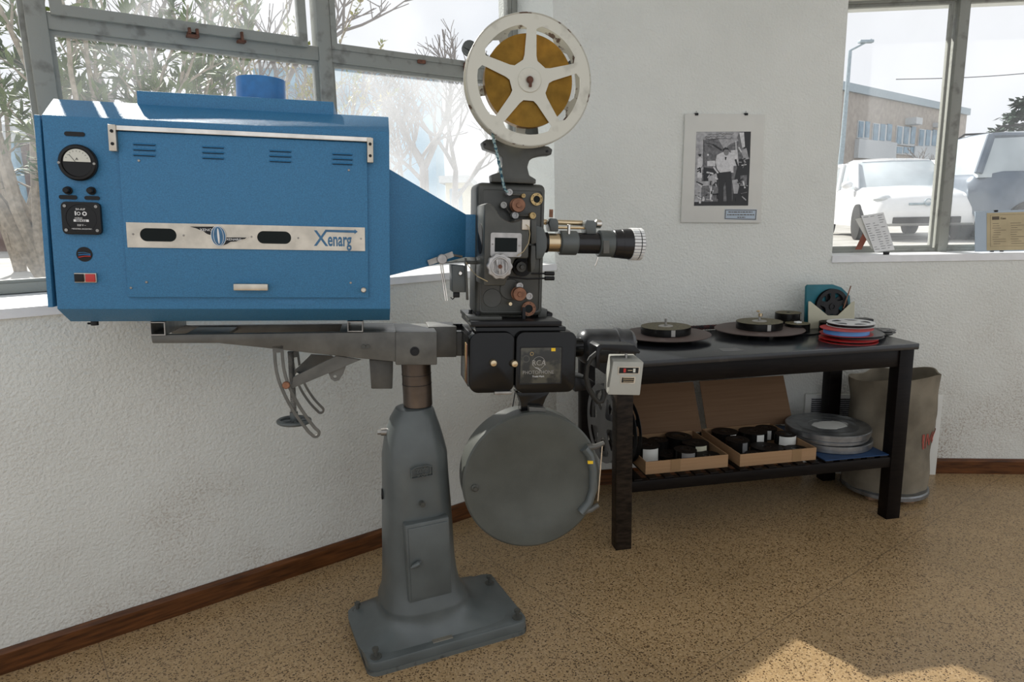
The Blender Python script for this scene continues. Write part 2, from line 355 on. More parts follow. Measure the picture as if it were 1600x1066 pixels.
# floor
fl_ = MB(); fl_.prism([(-3.6, -2.6), (5.2, -2.6), (5.2, 3.5), (C2.x, C2.y+.03), (C1.x+.02, C1.y+.03), tuple((LF.P(-3, .04, 0)).xy)], -.12, 0, 'w')
struct(fl_, 'floor', M['floor'])
ce = MB(); ce.prism([(-2.2, .4), (5.2, .4), (5.2, 3.6), (C2.x+.1, C2.y+.2), (C1.x, C1.y+.3), tuple(LF.P(-2.4, .3, 0).xy)], ZC, ZC+.1, 'w'); struct(ce, 'ceiling', M['ceil'])
# left wall: parapet under the big window, head over it
lw = MB(LF); lw.box(-2.4, 1.019, 0, WT, -.1, SZ-.03); lw.box(-2.4, 1.019, 0, WT, ZT, ZC)
lw.box(-2.9, -2.4, 0, WT, -.1, ZC)
struct(lw, 'wall_left', M['wall'])
# pier between the windows, with the reveal of the left window
pr = MB()
pb = [C1, C2, RF.P(0, .30, 0), LF.P(1.019, WT, 0)]
k4 = [(p.x, p.y) for p in pb]; pr.prism(k4, -.1, ZC, 'w'); struct(pr, 'wall_center', M['wall'])
rw = MB(RF); rw.box(0, 3.4, 0, .30, -.1, 1.13); rw.box(0, 3.4, 0, .30, 2.40, ZC); rw.box(2.6, 3.4, 0, .30, 1.1, 2.45)
struct(rw, 'wall_right', M['wall'])
# sills (slope a little down to the room)
sl = MB(LF); sl.prism([(-.012, SZ), (.285, SZ+.018), (.42, SZ+.02), (.42, SZ-.03), (-.012, SZ-.03)], -2.4, 1.019, 'u'); struct(sl, 'trim_1', M['sill'], 'white painted sill of the wide left window')
sl = MB(RF); sl.prism([(-.01, 1.164), (.10, 1.172), (.30, 1.172), (.30, 1.13), (-.01, 1.13)], -.0, 2.6, 'u'); struct(sl, 'trim_2', M['sill'], 'white painted sill of the right window')
# baseboards
def board(fr, u0, u1, name):
    b = MB(fr); b.prism([(-.018, 0), (-.018, .068), (-.008, .08), (0, .08), (0, 0)], u0, u1, 'u'); struct(b, name, M['base'])
board(LF, -2.4, 1.015, 'baseboard_left'); board(PF, 0, PL, 'baseboard_center'); board(RF, 0, 3.2, 'baseboard_right')

# ---- left window, frame plane at n = .28
WN = .285
def lu(px, py): return LF.at(px, py, WN)
mull = [(lu(36, 60)[0], lu(70, 60)[0]), (lu(466, 60)[0]+.0, lu(514, 60)[0]), (lu(774, 20)[0], 1.019)]
# uniform vertical posts traced from the photograph
pA0 = LF.at(40, 40, WN)[0]; pA1 = LF.at(74, 40, WN)[0]
pB0 = LF.at(492, 30, WN)[0]; pB1 = LF.at(512, 30, WN)[0]
zt0 = LF.at(79, 49, WN)[1]; zb0 = LF.at(79, 27, WN)[1]
TR0 = 2.046; TR1 = TR0+.055
wz0 = SZ+.02; wz1 = ZT
def win(name, label=None):
    o = thing(name, LF.P(0, WN, wz0), label, None); o['kind'] = 'structure'; return o
W1 = win('window_1', 'wide steel framed window with old grey paint behind the blue lamphouse')
fb = MB(LF)
for a, b in ((pA0, pA1), (pB0, pB1), (.985, 1.019)):
    fb.box(a, b, WN-.02, WN+.05, wz0, wz1, .003)
fb.box(-2.4, 1.019, WN-.01, WN+.05, wz0, wz0+.035, .004); fb.box(-2.4, 1.019, WN-.01, WN+.05, wz1-.04, wz1)
fb.build('frame', M['frame'], W1)
tb = MB(LF); tb.box(pA1, pB0, WN-.015, WN+.035, TR0, TR1, .003); tb.box(pB1, .985, WN-.015, WN+.035, TR0, TR1, .003); tb.build('transom', M['frame'], W1)
# upper sashes (left one stands slightly open at the top, the right one shut)
def sash(a, b, z0, z1, n0, n1, t=.028, name='sash'):
    m = MB(LF); m.prism([(a, z0), (b, z0), (b, z1), (a, z1)], n0, n1, 'n', holes=[[(a+t, z0+t), (b-t, z0+t), (b-t, z1-t), (a+t, z1-t)]]); return m.build(name, M['frame'], W1)
sash(pA1+.012, pB0-.05, TR1-.012, wz1-.05, WN-.035, WN-.008, .034)
sash(pB1+.003, .982, TR1-.004, wz1-.05, WN-.02, WN+.01, .024)
# lower fixed beads
for a, b in ((pA1, pB0), (pB1, .985), (-1.9, pA0)):
    sash(a, b, wz0+.03, (TR0 if a > -1.5 else wz1-.04)+.002, WN+.0, WN+.03, .016, 'glazing_bead')
def pane(a, b, z0, z1, n, m, nm='pane'):
    q = MB(LF); q.box(a, b, n, n+.004, z0, z1); q.build(nm, m, W1)
pane(pA1+.03, pB0-.07, TR1+.01, wz1-.07, WN-.022, M['glass_mid']); pane(pB1+.02, .965, TR1+.01, wz1-.07, WN-.008, M['glass_clear'])
pane(pA1+.01, pB0-.01, wz0+.04, TR0, WN+.012, M['glass']); pane(pB1+.01, .975, wz0+.04, TR0, WN+.012, M['glass_haze']); pane(-1.9, pA0-.01, wz0+.04, wz1-.05, WN+.012, M['glass'])
# rusty catches on the transoms
ct = MB(LF)
for x, y in ((296, 50), (308, 52)):
    u, z = LF.at(x, y, WN-.04); ct.box(u-.004, u+.004, WN-.05, WN-.015, z-.006, z+.014)
u, z = LF.at(302, 55, WN-.04); ct.box(u-.02, u+.02, WN-.045, WN-.015, z-.006, z+.002); ct.build('catch', M['rust'], W1, 'rusty window catch')
ct = MB(LF); u, z = LF.at(378, 60, WN-.04); ct.box(u-.004, u+.004, WN-.05, WN-.015, z-.01, z+.022); ct.box(u-.014, u+.014, WN-.045, WN-.015, z-.014, z-.006); ct.build('catch', M['rust'], W1, 'rusty window catch')
ct = MB(LF); u, z = LF.at(660, 96, WN-.03); ct.box(u-.02, u+.02, WN-.03, WN-.015, z-.008, z+.008, .004); ct.build('catch', M['rust'], W1)
ct = MB(LF); u, z = LF.at(728, 104, WN-.03); ct.box(u-.006, u+.004, WN-.04, WN-.015, z-.02, z+.02, .002); ct.build('catch', M['rust'], W1)
# ---- right window, frame plane at n = .10
RN = .10
def ru(px, py): return RF.at(px, py, RN)
W2 = thing('window_2', RF.P(0, RN, 1.17), 'steel framed window beside the pinned photograph', None); W2['kind'] = 'structure'
qa = ru(1498.3, 1.7)[0]; qb = ru(1512.5, 10)[0]
fb = MB(RF); fb.box(qa, qb, RN-.02, RN+.04, 1.17, 2.41, .002); fb.box(0, 2.6, RN, RN+.04, 1.17, 1.19, .002); fb.box(0, 2.6, RN-.01, RN+.04, 2.388, 2.42); fb.build('frame', M['frame'], W2)
def sash2(a, b, z0, z1, t=.014):
    m = MB(RF); m.prism([(a, z0), (b, z0), (b, z1), (a, z1)], RN+.005, RN+.03, 'n', holes=[[(a+t, z0+t), (b-t, z0+t), (b-t, z1-t), (a+t, z1-t)]]); m.build('sash', M['frame'], W2)
    g = MB(RF); g.box(a+t/2, b-t/2, RN+.016, RN+.02, z0+t/2, z1-t/2); g.build('pane', M['glass_clear'], W2)
sash2(.02, qa-.016, 1.19, 2.388); sash2(qb+.002, 2.55, 1.19, 2.388)
# ================================================================ THE PROJECTOR
PJ = thing('film_projector', BF.P(0, 0, 0), 'large cinema film projector with blue lamphouse on a grey cast pedestal', 'film projector')
def H(px, py, n): return HF.at(px, py, n)
def HB(n): # helper returning pixel polygon mapper on plane n
    return lambda pts: [HF.at(x, y, n) for x, y in pts]
# ---- pedestal
BX0, BX1, BN0, BN1 = -.275, .275, -.178, .178
def sect(cx, cy, a, b, z, e=3.2, k=40):
    r = []
    for i in range(k):
        t = 2*PI*i/k; c, s_ = math.cos(t), math.sin(t)
        q = (abs(c/a)**e+abs(s_/b)**e)**(-1/e); r.append((cx+q*c, cy+q*s_, z))
    return r
colx = BF.loc(Vector((-.315, 2.19, 0)))
def colpx(y, xl, xr, b=.9, e=3.):
    # silhouette on the vertical plane through the column axis, facing the camera
    o = Vector((-.315, 2.19, 0)); nv = Vector((o.x, o.y, 0)).normalized(); side = Vector((nv.y, -nv.x, 0)); P = []
    for x in (xl, xr):
        d = ray(x, y); t = (o-EYE).dot(nv)/d.dot(nv); P.append(EYE+d*t)
    return (P[0]-o).dot(side), (P[1]-o).dot(side), P[0].z/2+P[1].z/2
rings = []
prof = [(640, 614, 679, 2.2), (650, 608, 682, 2.3), (662, 604, 686.5, 2.3), (680, 599, 692, 2.4), (705, 595.5, 698.5, 2.5), (735, 594, 702, 2.7), (775, 594, 705, 2.8), (815, 594, 708, 2.9), (862, 594.5, 711, 2.9), (888, 594, 715, 2.8), (906, 592.5, 720, 2.6), (922, 589, 728, 2.5)]
for y, xl, xr, e in prof:
    a, b, z = colpx(y, xl, xr)
    hw = (b-a)/2; off = (a+b)/2
    f = .93 if e > 2.5 else .97
    rings.append((z, hw*f, off, e))
def ringof(z, a, b, e, off=0):
    return [(p[0], p[1], z) for p in sect(colx.x+off*.97, colx.y-off*.2, a, b, z, e)]
RR = [ringof(z, hw, hw*.95, e, off) for z, hw, off, e in rings]
zl = rings[-1][0]; hl = rings[-1][1]
zf = .0472
for i in range(1, 15):
    t = 1-i/14; z_ = zf+(zl-zf)*t; k_ = (1-t)**3.2; RR.append(ringof(z_, hl+(.262-hl)*k_, hl*.95+(.171-hl*.95)*k_, 2.6+3.4*k_, rings[-1][2]*t))
RR.append(ringof(.044, .262, .171, 6))
top = rings[0]; ca_ = [ringof(top[0]+.010, top[1]-.006, top[1]*.95-.006, 2.2, top[2]), ringof(top[0]+.013, top[1]-.016, top[1]*.95-.016, 2.2, top[2])]
pd = MB(BF); pd.loft(list(reversed(RR))+ca_)
pd.prism(rrect(BX0, BX1, BN0, BN1, .035), 0.004, .048, 'w', .006)
PED = pd.build('pedestal', M['gp'], PJ)
# chipped black foot edge
pe = MB(BF); pe.prism(rrect(BX0-.0015, BX1+.0015, BN0-.0015, BN1+.0015, .036), 0, .016, 'w')
pe.build('chipped_edge', mat('chipped_base_edge', (.10, .11, .105), .5, col2=(.015, .014, .012), thr=(.38, .5), vs=16), PED)
# door on the front of the pedestal (plane parallel to the base front)
a, b, zz = colpx(860, 594.5, 711); dn = colx.y-(b-a)/2*.93*.95-.004
def B(px, py, n=dn): return BF.at(px, py, n)
d0 = [B(634, 822), B(699, 812), B(701, 925), B(641, 937)]
dm = MB(BF); du0 = min(d0[0][0], d0[3][0]); du1 = d0[1][0]; dz0 = (d0[2][1]+d0[3][1])/2; dz1 = (d0[0][1]+d0[1][1])/2
dm.box(du0-.004, du1+.004, dn-.008, dn+.035, dz0-.006, dz1+.008, .005); dm.build('door_frame', M['gp'], PED)
dm = MB(BF); dm.box(du0+.004, du1-.003, dn-.012, dn, dz0+.004, dz1-.004, .003); dm.build('door_panel', M['gp'], PED)
hx, hz = B(652, 882, dn-.02); hb = MB(BF)
hb.tube([(hx-.022, dn-.020, hz-.008), (hx-.01, dn-.024, hz-.002), (hx+.004, dn-.024, hz+.004), (hx+.012, dn-.02, hz+.007)], [.003, .008, .009, .004], 10); hb.cyl((hx, dn-.02, hz), 'n', .004, 0, .02, 10); hb.build('door_latch', M['gp'], PED)
sx_, sz_ = B(660, 788, dn+.004); sb = MB(BF); sb.cyl((sx_, dn, sz_), 'n', .0085, -.004, .03, 20); sb.box(sx_-.006, sx_+.006, dn-.0045, dn-.003, sz_-.001, sz_+.001); sb.build('slotted_screw', M['gpd'], PED)
# cast emblem
ex, ez = B(659, 737, dn+.004); eb = MB(BF)
o1 = [(ex-.036, ez-.018), (ex+.036, ez-.018), (ex+.036, ez+.012), (ex+.02, ez+.019), (ex-.02, ez+.019), (ex-.036, ez+.012)]
o2 = [(ex+(p-ex)*.94, ez+(q-ez)*.9) for p, q in o1]
eb.prism(o1, dn-.0012, dn+.012, 'n', holes=[o2]); eb.build('cast_emblem', M['gp'], PED)
text('ZEISS', BF, ex, dn-.001, ez-.001, .020, M['gp'], PED, sx=.9, align='CENTER', ext=.002)
text('IKON', BF, ex, dn-.001, ez-.015, .015, M['gp'], PED, sx=.9, align='CENTER', ext=.002)
# data plate, levelling bolts
px_, pn_ = BF.flat(691, 999, .05)
pb_ = MB(BF); u0, n0 = BF.flat(676, 1003, .050); u1, n1 = BF.flat(707, 995, .050)
pb_.box(u0, u1, n0-.007, n0+.012, .047, .051); q = pb_.build('data_plate', M['alu'], PED)
for (x, y) in ((549, 950), (575, 1030), (765, 905), (814, 965)):
    u, n = BF.flat(x, y+6, .05); u = max(BX0+.03, min(BX1-.03, u)); n = max(BN0+.03, min(BN1-.03, n)); bb = MB(BF)
    bb.cyl((u, n, 0), 'w', .018, .046, .052, 20); bb.cyl((u, n, 0), 'w', .006, .05, .078, 10); bb.cyl((u, n, 0), 'w', .011, .070, .080, 6); bb.build('levelling_bolt', M['gpd'], PED)
# clamp bolt at the neck, hole
a, b, z = colpx(675, 596, 690); q = BF.loc(Vector((-.315, 2.19, z)))
cb = MB(HF); u, w_ = H(606, 675, -.02); cb.cyl((u, -.02, w_), 'u', .012, -.022, .006, 16, r2=.013); cb.cyl((u, -.02, w_), 'u', .009, -.034, -.02, 8); cb.build('clamp_bolt', M['steelc'], PED)
u, w_ = H(597, 772, -.015); hb = MB(HF); hb.lathe((u, -.015, w_), 'u', [(.0, -.003), (.018, -.002), (.018, .01)], 20); hb.build('side_hole', M['dark'], PED)
# steel column
ub, wb_ = H(643.5, 640, 0); ut, wt_ = H(643.5, 560, 0)
cl = MB(WF); cl.cyl((-.315, 2.19, 0), 'w', .0475, .80, 1.03, 40); CO = cl.build('column', M['steel'], PJ)
rg = MB(WF); rg.ring((-.315, 2.19, 0), 'w', .045, .0485, .872, .874, 40); rg.ring((-.315, 2.19, 0), 'w', .045, .0485, .905, .9065, 40); rg.build('groove', M['blackm'], CO)
# ---- support arm
AN = -.10
h = HB(AN)
am = MB(HF)
rail = h([(234.6, 524), (618.5, 519), (618.5, 566), (564.5, 561), (402, 543), (340, 536.8), (237, 537)])
am.prism(rail, AN+.004, AN+.03, 'n', .003)
am.prism([(p, q) for p, q in rail], .10, .126, 'n', .003)
blk = h([(618, 518.8), (683, 518.8), (683, 570.7), (618, 570.7)])
u0, u1 = blk[0][0], blk[1][0]; w0, w1 = blk[2][1], blk[0][1]
am.prism(blk, AN, .105, 'n', .004)
# deck over the rails near the block and the notch plate to the right
am.box(u0-.17, u0+.01, AN+.02, .11, w1-.012, w1-.001, .001)
am.box(u0-.62, u0-.5, AN+.02, .11, w1-.018, w1-.008, .001)
nu, nw = H(708, 503, .0)
am.box(u1-.02, nu+.012, -.005, .12, w1-.10, w1+.003, .003)
am.box(nu, .125, .015, .115, w1-.10, w1-.02, .003)
ARM = am.build('support_arm', M['gpl'], PJ)
u, w_ = H(648, 549, AN); bo = MB(HF); bo.cyl((u, AN, w_), 'n', .0145, -.003, 0, 24); bo.cyl((u, AN, w_), 'n', .010, -.007, 0, 6); bo.build('hex_bolt', M['blackm'], ARM)
for x in (568, 575):
    u, w_ = H(x, 542, AN); bo = MB(HF); bo.cyl((u, AN+.003, w_), 'n', .0065, -.003, .002, 16); bo.build('rivet', M['gpd'], ARM)
for x in (712, 719):
    u, w_ = H(x, 508, .03); bo = MB(HF); bo.box(u-.02, u+.02, .02, .05, w_-.016, w_-.008); bo.cyl((u, .035, w_), 'w', .009, -.01, .004, 6); bo.build('hex_bolt', M['blackm'], ARM)
# hollow cross channels that carry the lamphouse
for (xa, xb, ya, yb) in ((235.5, 258, 503, 524), (543, 567, 502, 518.5)):
    (ua, wa), (ub_, wb2) = H(xa, yb, AN), H(xb, ya, AN); t = .003
    ch = MB(HF); ch.prism([(ua, wa), (ub_, wa), (ub_, wb2), (ua, wb2)], AN-.004, .13, 'n', holes=[[(ua+t, wa+t), (ub_-t, wa+t), (ub_-t, wb2-t), (ua+t, wb2-t)]]); ch.build('cross_channel', M['steelc'], ARM)
# block hanging behind the column
hbk = MB(HF); p = HB(.07)([(577, 560), (614, 563), (613, 606), (580, 606)]); hbk.prism(p, .05, .12, 'n', .004); hbk.build('hanging_bracket', M['gpl'], ARM)
# angle adjuster: slotted arcs, brace, screw and hand wheel
def arc_link(cl_, n, hw, hole, name, y0cut=None):
    pts = [Vector(H(x, y, n)) for x, y in cl_]
    # smooth the centre line
    sm = []
    for i in range(len(pts)-1):
        p0 = pts[max(i-1, 0)]; p1 = pts[i]; p2 = pts[i+1]; p3 = pts[min(i+2, len(pts)-1)]
        for k in range(6):
            t = k/6; sm.append(.5*((2*p1)+(-p0+p2)*t+(2*p0-5*p1+4*p2-p3)*t*t+(-p0+3*p1-3*p2+p3)*t**3))
    sm.append(pts[-1])
    def side(o, s0, s1):
        L = []; Rr = []
        for i in range(s0, s1):
            d = (sm[min(i+1, len(sm)-1)]-sm[max(i-1, 0)]).normalized(); nn = Vector((-d.y, d.x)); L.append(sm[i]+nn*o); Rr.append(sm[i]-nn*o)
        d = (sm[s1-1]-sm[s1-2]).normalized(); nn = Vector((-d.y, d.x)); cap = [sm[s1-1]+nn*o*math.cos(a)+d*o*math.sin(a) for a in [PI*k/8 for k in range(1, 8)]]
        return [tuple(v) for v in L+cap+Rr[::-1]]
    m = MB(HF); m.prism(side(hw, 0, len(sm)), n-.004, n+.004, 'n', holes=[side(hole, 2, len(sm))]); return m.build(name, M['gpl'], ARM)
ADJ = arc_link([(434, 540), (438, 580), (448, 610), (464, 640), (484, 668), (493, 677)], -.092, .0155, .0068, 'slotted_arc')
arc_link([(460, 548), (466, 585), (474, 606), (487, 626), (501, 641)], .09, .013, .006, 'slotted_arc')
br = MB(HF); p = HB(-.07)([(459, 588), (526, 555), (564, 561), (540, 571), (456, 606)]); br.prism(p, -.085, -.075, 'n')
p = HB(.07)([(459, 580), (486, 554), (518, 556), (540, 571), (459, 600)]); br.prism(p, .07, .08, 'n'); u, w_ = H(462, 597, -.07); br.box(u-.01, u+.03, -.08, .075, w_-.004, w_+.004)
p = HB(-.072)([(511, 577), (541, 571), (537, 583), (530, 594), (523, 596), (517, 592)]); uh, wh = H(523.5, 588.5, -.072); br.prism(p, -.076, -.068, 'n', holes=[circ(uh, wh, .0055, 12)])
br.build('brace', M['gpl'], ARM)
u, w_ = H(447, 602, -.1); bo = MB(HF); bo.cyl((u, -.1, w_), 'n', .0115, -.006, .008, 14, .002); bo.build('pivot_bolt', M['copper'], ARM)
(ua, wa), (uz, wz) = H(454, 548, -.0), H(459.5, 657, -.0)
sc_ = MB(HF); k = 44
sc_.lathe((uz, 0, wz), (ua-uz, 0, wa-wz), [(.0085 if i % 2 else .0105, .02+i*(math.hypot(ua-uz, wa-wz)-.02)/(2*k)) for i in range(2*k)], 14); sc_.build('threaded_rod', M['steelc'], ARM)
hw_ = MB(HF); hw_.lathe((uz, 0, wz-.002), 'w', [(.048+.007*math.cos(2*PI*i/10), .007*math.sin(2*PI*i/10)) for i in range(11)], 36)
for a in (.3, 1.87, 3.44, 5.0): hw_.tube([(uz, 0, wz), (uz+.046*math.cos(a), .046*math.sin(a), wz-.002)], .0045, 8)
hw_.cyl((uz, 0, wz), 'w', .013, -.006, .028, 16); hw_.build('hand_wheel', M['gp'], ARM)

# ---- lamphouse
LN = -.22; CN = -.145
uL, uR = -1.005, -.131; wB, wT = 1.139, 1.637; cT, cB = 1.690, 1.096
lm = MB(HF); lm.prism([(LN, wB), (LN, wT), (CN, cT), (-CN, cT), (-LN, wT), (-LN, wB), (-CN, cB), (CN, cB)], uL, uR, 'u', .0015, )
LAMP = lm.build('lamphouse', M['blue'], PJ)
ep = MB(HF); ep.prism([(uL-.022, wB+.005), (uL-.010, wB+.005), (uL-.004, wT), (uL-.018, wT)], LN, -LN, 'n', .001); ep.build('end_panel', M['blue'], LAMP)
f = LN; g = HB(LN)
cpx = [H(214, 142, CN)[0], H(521, 158, CN)[0]]; ctz = H(214, 142, CN)[1]
cv = MB(HF); cv.box(cpx[0], cpx[1], CN-.004, -CN, cT-.004, ctz, .001); cv.build('top_cover', M['blue'], LAMP)
(ca0, cw0), (ca1, _) = H(369, 135, -.0), H(446, 135, 0.); vr = MB(HF); vc = (ca0+ca1)/2; vrr = (ca1-ca0)/2
vtop = H(408, 125, 0)[1]; vr.ring((vc, 0, 0), 'w', vrr-.003, vrr, ctz-.002, vtop, 48); vr.build('vent_collar', M['blued'], LAMP)
# door panel with chrome channel
D = g([(186, 206), (576, 222), (576, 465), (202, 464)]); DU0, DU1 = D[3][0], D[2][0]-.0; DW0, DW1 = D[3][1], D[0][1]
dr = MB(HF); dr.box(DU0, DU1, LN-.010, LN+.002, DW0, DW1, .0015); dr.build('door_panel', M['blue'], LAMP)
a0 = H(172, 197, LN-.012); a1 = H(582, 218, LN-.012)
cb = MB(HF); barw1 = H(200, 196.5, LN-.016)[1]; barw0 = H(200, 204.5, LN-.016)[1]
cb.box(a0[0]+.002, a1[0]-.002, LN-.018, LN-.002, barw0, barw1, .002); cb.build('top_channel', M['chrome'], LAMP)
for xa, xb, ya, yb in ((171.5, 181, 195, 236), (574, 583, 216, 254)):
    p0 = H(xa, yb, LN-.016); p1 = H(xb, ya, LN-.016); m = MB(HF); m.box(p0[0], p1[0], LN-.021, LN-.0, p0[1], p1[1], .001); m.build('hinge_bracket', M['alu'], LAMP)
    for t in (.27, .75):
        m = MB(HF); m.cyl(((p0[0]+p1[0])/2, LN-.021, p0[1]+(p1[1]-p0[1])*t), 'n', .0042, -.003, 0, 12, .001); m.build('screw', M['black'], LAMP)
for xa, xb, ys in ((208, 243, (225.5, 234, 242.5)), (316, 350, (230, 238.5, 247)), (421, 455, (236, 244, 252)), (519.5, 551, (241, 248.5, 256))):
    for y in ys:
        (ua, wa), (ub_, _) = H(xa, y, LN-.01), H(xb, y, LN-.01); m = MB(HF)
        vs = [(ua, LN-.0095, wa+.0045), (ub_, LN-.0095, wa+.0045), (ub_, LN-.0145, wa), (ua, LN-.0145, wa), (ua, LN-.0095, wa), (ub_, LN-.0095, wa)]
        m.add(vs, [(0, 1, 2, 3), (3, 2, 5, 4), (0, 3, 4), (1, 5, 2), (0, 4, 5, 1)]); lv = m.build('louvre', M['blue'], LAMP); m = MB(HF); m.box(ua+.001, ub_-.001, LN-.0106, LN-.009, wa-.0018, wa+.0002); m.build('louvre_slit', M['dark'], LAMP)
def screw(fr, px, py, n, r, m, par, name='screw'):
    u, w_ = fr.at(px, py, n); b = MB(fr); b.cyl((u, n, w_), 'n', r, -.002, .001, 12, .0008); return b.build(name, m, par)
for x, y in ((217, 251), (545, 266), (229, 441), (548, 442), (204.5, 450)): screw(HF, x, y, LN-.010, .0034, M['steelc'], LAMP)
kn = MB(HF); u, w_ = H(568, 453, LN-.01); kn.cyl((u, LN-.01, w_), 'n', .0072, -.012, 0, 20, .002); kn.build('round_catch', M['alu'], LAMP)
(ua, wa), (ub_, wb2) = H(365, 454, LN-.025), H(418.5, 444, LN-.025); hd = MB(HF); hd.box(ua, ub_, LN-.028, LN-.009, wa, wb2, .002); hd.build('door_handle', M['alu'], LAMP)
# engraved plate with two windows
PN = LN-.0125
p = HB(PN)([(197, 347), (570, 356), (570, 392), (199.5, 387)]); U0, U1 = (p[0][0]+p[3][0])/2, p[1][0]; V0, V1 = (p[2][1]+p[3][1])/2, (p[0][1]+p[1][1])/2
def stad(xa, xb, ya, yb, n):
    (a, b), (c, d) = H(xa, (ya+yb)/2, n), H(xb, (ya+yb)/2, n); hh = (H((xa+xb)/2, ya, n)[1]-H((xa+xb)/2, yb, n)[1])/2; wm = (b+d)/2
    return rrect(a, c, wm-hh, wm+hh, hh*.98, 8)
s1, s2 = stad(219, 276, 357, 377.5, PN), stad(402, 455, 361.5, 381, PN)
bp_ = MB(HF); bp_.prism([(U0, V0), (U1, V0), (U1, V1), (U0, V1)], PN-.0015, PN+.003, 'n', holes=[s1, s2]); bp_.build('engraved_plate', M['alu'], LAMP)
for s_ in (s1, s2):
    m = MB(HF); m.prism(s_, PN+.0005, PN+.002, 'n'); m.build('viewing_port', M['bglass'], LAMP)
for x, y in ((208, 366), (287, 368), (393, 370), (466, 372), (564, 373)): screw(HF, x, y, PN-.0015, .0025, M['steelc'], LAMP)
EN = PN-.0025
def emb(pts, n, dn_, m, nm): b = MB(HF); b.prism(HB(n)([(270+x*.09375, 330+y*.09375) for x, y in pts]), n-dn_, n+dn_, 'n'); b.build(nm, m, LAMP)
W1p = [(245, 240), (720, 240), (660, 412), (610, 408), (555, 388), (500, 345), (440, 325), (385, 300), (330, 285), (280, 278)]
W2p = [(870, 418), (1275, 425), (1205, 478), (1130, 488), (1060, 520), (970, 525), (910, 562), (830, 580)]
emb(W1p, EN, .0008, M['alu'], 'wing_outline'); emb(W2p, EN, .0008, M['alu'], 'wing_outline')
def shrink(P, s=.9, dx=0, dy=0): cx = sum(p[0] for p in P)/len(P); cy = sum(p[1] for p in P)/len(P); return [(cx+(x-cx)*s+dx, cy+(y-cy)*s+dy) for x, y in P]
emb([(285, 258), (700, 258), (660, 400), (610, 394), (560, 374), (508, 332), (445, 311), (392, 287), (335, 272)], EN-.001, .0008, M['black'], 'emblem_wing'); emb([(870, 438), (1230, 440), (1200, 464), (1125, 474), (1055, 506), (965, 511), (905, 548), (840, 570)], EN-.001, .0008, M['black'], 'emblem_wing')
el = lambda rx, ry: [(760+rx*math.cos(2*PI*i/36)+.06*ry*-math.sin(2*PI*i/36)*-1.6, 415+ry*math.sin(2*PI*i/36)) for i in range(36)]
emb(el(127, 172), EN-.002, .0006, M['lett'], 'oval_rim'); emb(el(117, 162), EN-.003, .0006, M['blueink'], 'oval_badge')
emb(el(86, 158), EN-.004, .0003, M['lett'], 'oval_line'); emb(el(78, 152), EN-.0045, .0003, M['blueink'], 'oval_field')
emb(el(17, 130), EN-.0052, .0003, M['lett'], 'oval_lettering')
def tpx(s, x, y, hpx, n, m, par, fr=HF, sx=1., align='LEFT', bold=0, name='lettering', ang=0, ext=.0005):
    u, w_ = fr.at(x, y, n); u2, w2 = fr.at(x, y-hpx, n); return text(s, fr, u, n, w_, abs(w2-w_)/.72, m, par, sx=sx, align=align, bold=bold, name=name, ang=ang, ext=ext)
tpx('XENON', 312, 361, 4.2, EN-.0022, M['lett'], LAMP, sx=1.15); tpx('XENARG', 353.5, 375.6, 3.4, EN-.0022, M['lett'], LAMP, sx=1.2)
tpx('X', 491, 384, 25, PN-.002, M['blueink'], LAMP, sx=.85, bold=.0006); tpx('enarg', 512, 384, 21.5, PN-.002, M['blueink'], LAMP, sx=.55, bold=.0012)
m = MB(HF); p = HB(PN-.002)([(508, 359), (554, 360), (554, 358.5), (559, 362), (554, 366), (554, 364), (508, 362.5)]); m.prism(p, PN-.003, PN-.001, 'n'); m.build('arrow_mark', M['blueink'], LAMP)
# instruments at the left
u, w_ = H(120.5, 254, LN-.012); am_ = MB(HF); rr = H(151, 254, LN-.012)[0]-u
am_.lathe((u, LN, w_), 'n', [(rr, 0), (rr, -.010), (rr*.93, -.014), (rr*.80, -.015), (rr*.76, -.011), (0, -.011)], 48); AM = am_.build('ammeter', M['black'], LAMP)
hc = [(u+rr*.70*math.cos(PI*i/24), w_+rr*.0+rr*.70*math.sin(PI*i/24)) for i in range(25)]
m = MB(HF); m.prism([(x, y+.002) for x, y in hc], LN-.0125, LN-.011, 'n'); m.build('dial', M['white'], LAMP)
m = MB(HF); m.tube([(u-.004, LN-.0135, w_+.002), (u-.018, LN-.0135, w_+.020)], .0005, 6)
for k in range(9):
    a = PI*(.12+.76*k/8); m.tube([(u+rr*.55*math.cos(a), LN-.013, w_+.002+rr*.55*math.sin(a)), (u+rr*.62*math.cos(a), LN-.013, w_+.002+rr*.62*math.sin(a))], .0004, 5)
m.build('needle_and_scale', M['black'], LAMP); text('A', HF, u, LN-.0128, w_+.006, .009, M['black'], LAMP, align='CENTER')
for x, y in ((92, 254), (147, 256)): screw(HF, x, y, LN-.013, .0038, M['steelc'], LAMP)
for x, y in ((104.5, 297.5), (141.5, 298)):
    a, b = H(x, y, LN-.01); m = MB(HF); m.cyl((a, LN, b), 'n', .0105, -.006, 0, 20, .001); m.cyl((a, LN, b), 'n', .0075, -.02, -.005, 20, .0015); m.build('knob', M['black'], LAMP)
def plq(xa, xb, ya, yb, nm): m = MB(HF); m.prism(stad(xa, xb, ya, yb, LN-.001), LN-.002, LN+.001, 'n'); m.build(nm, M['black'], LAMP)
plq(100.5, 132.5, 206, 213, 'name_slot'); plq(92, 120.5, 305, 311.5, 'name_slot'); plq(132, 156, 306.5, 312.5, 'name_slot')
(ua, wa), (ub_, wb2) = H(98.5, 366, LN-.01), H(156, 316.5, LN-.01); m = MB(HF); m.prism(rrect(ua, ub_, wa, wb2, .012), LN-.012, LN, 'n', .001); m.build('hour_meter', M['black'], LAMP)
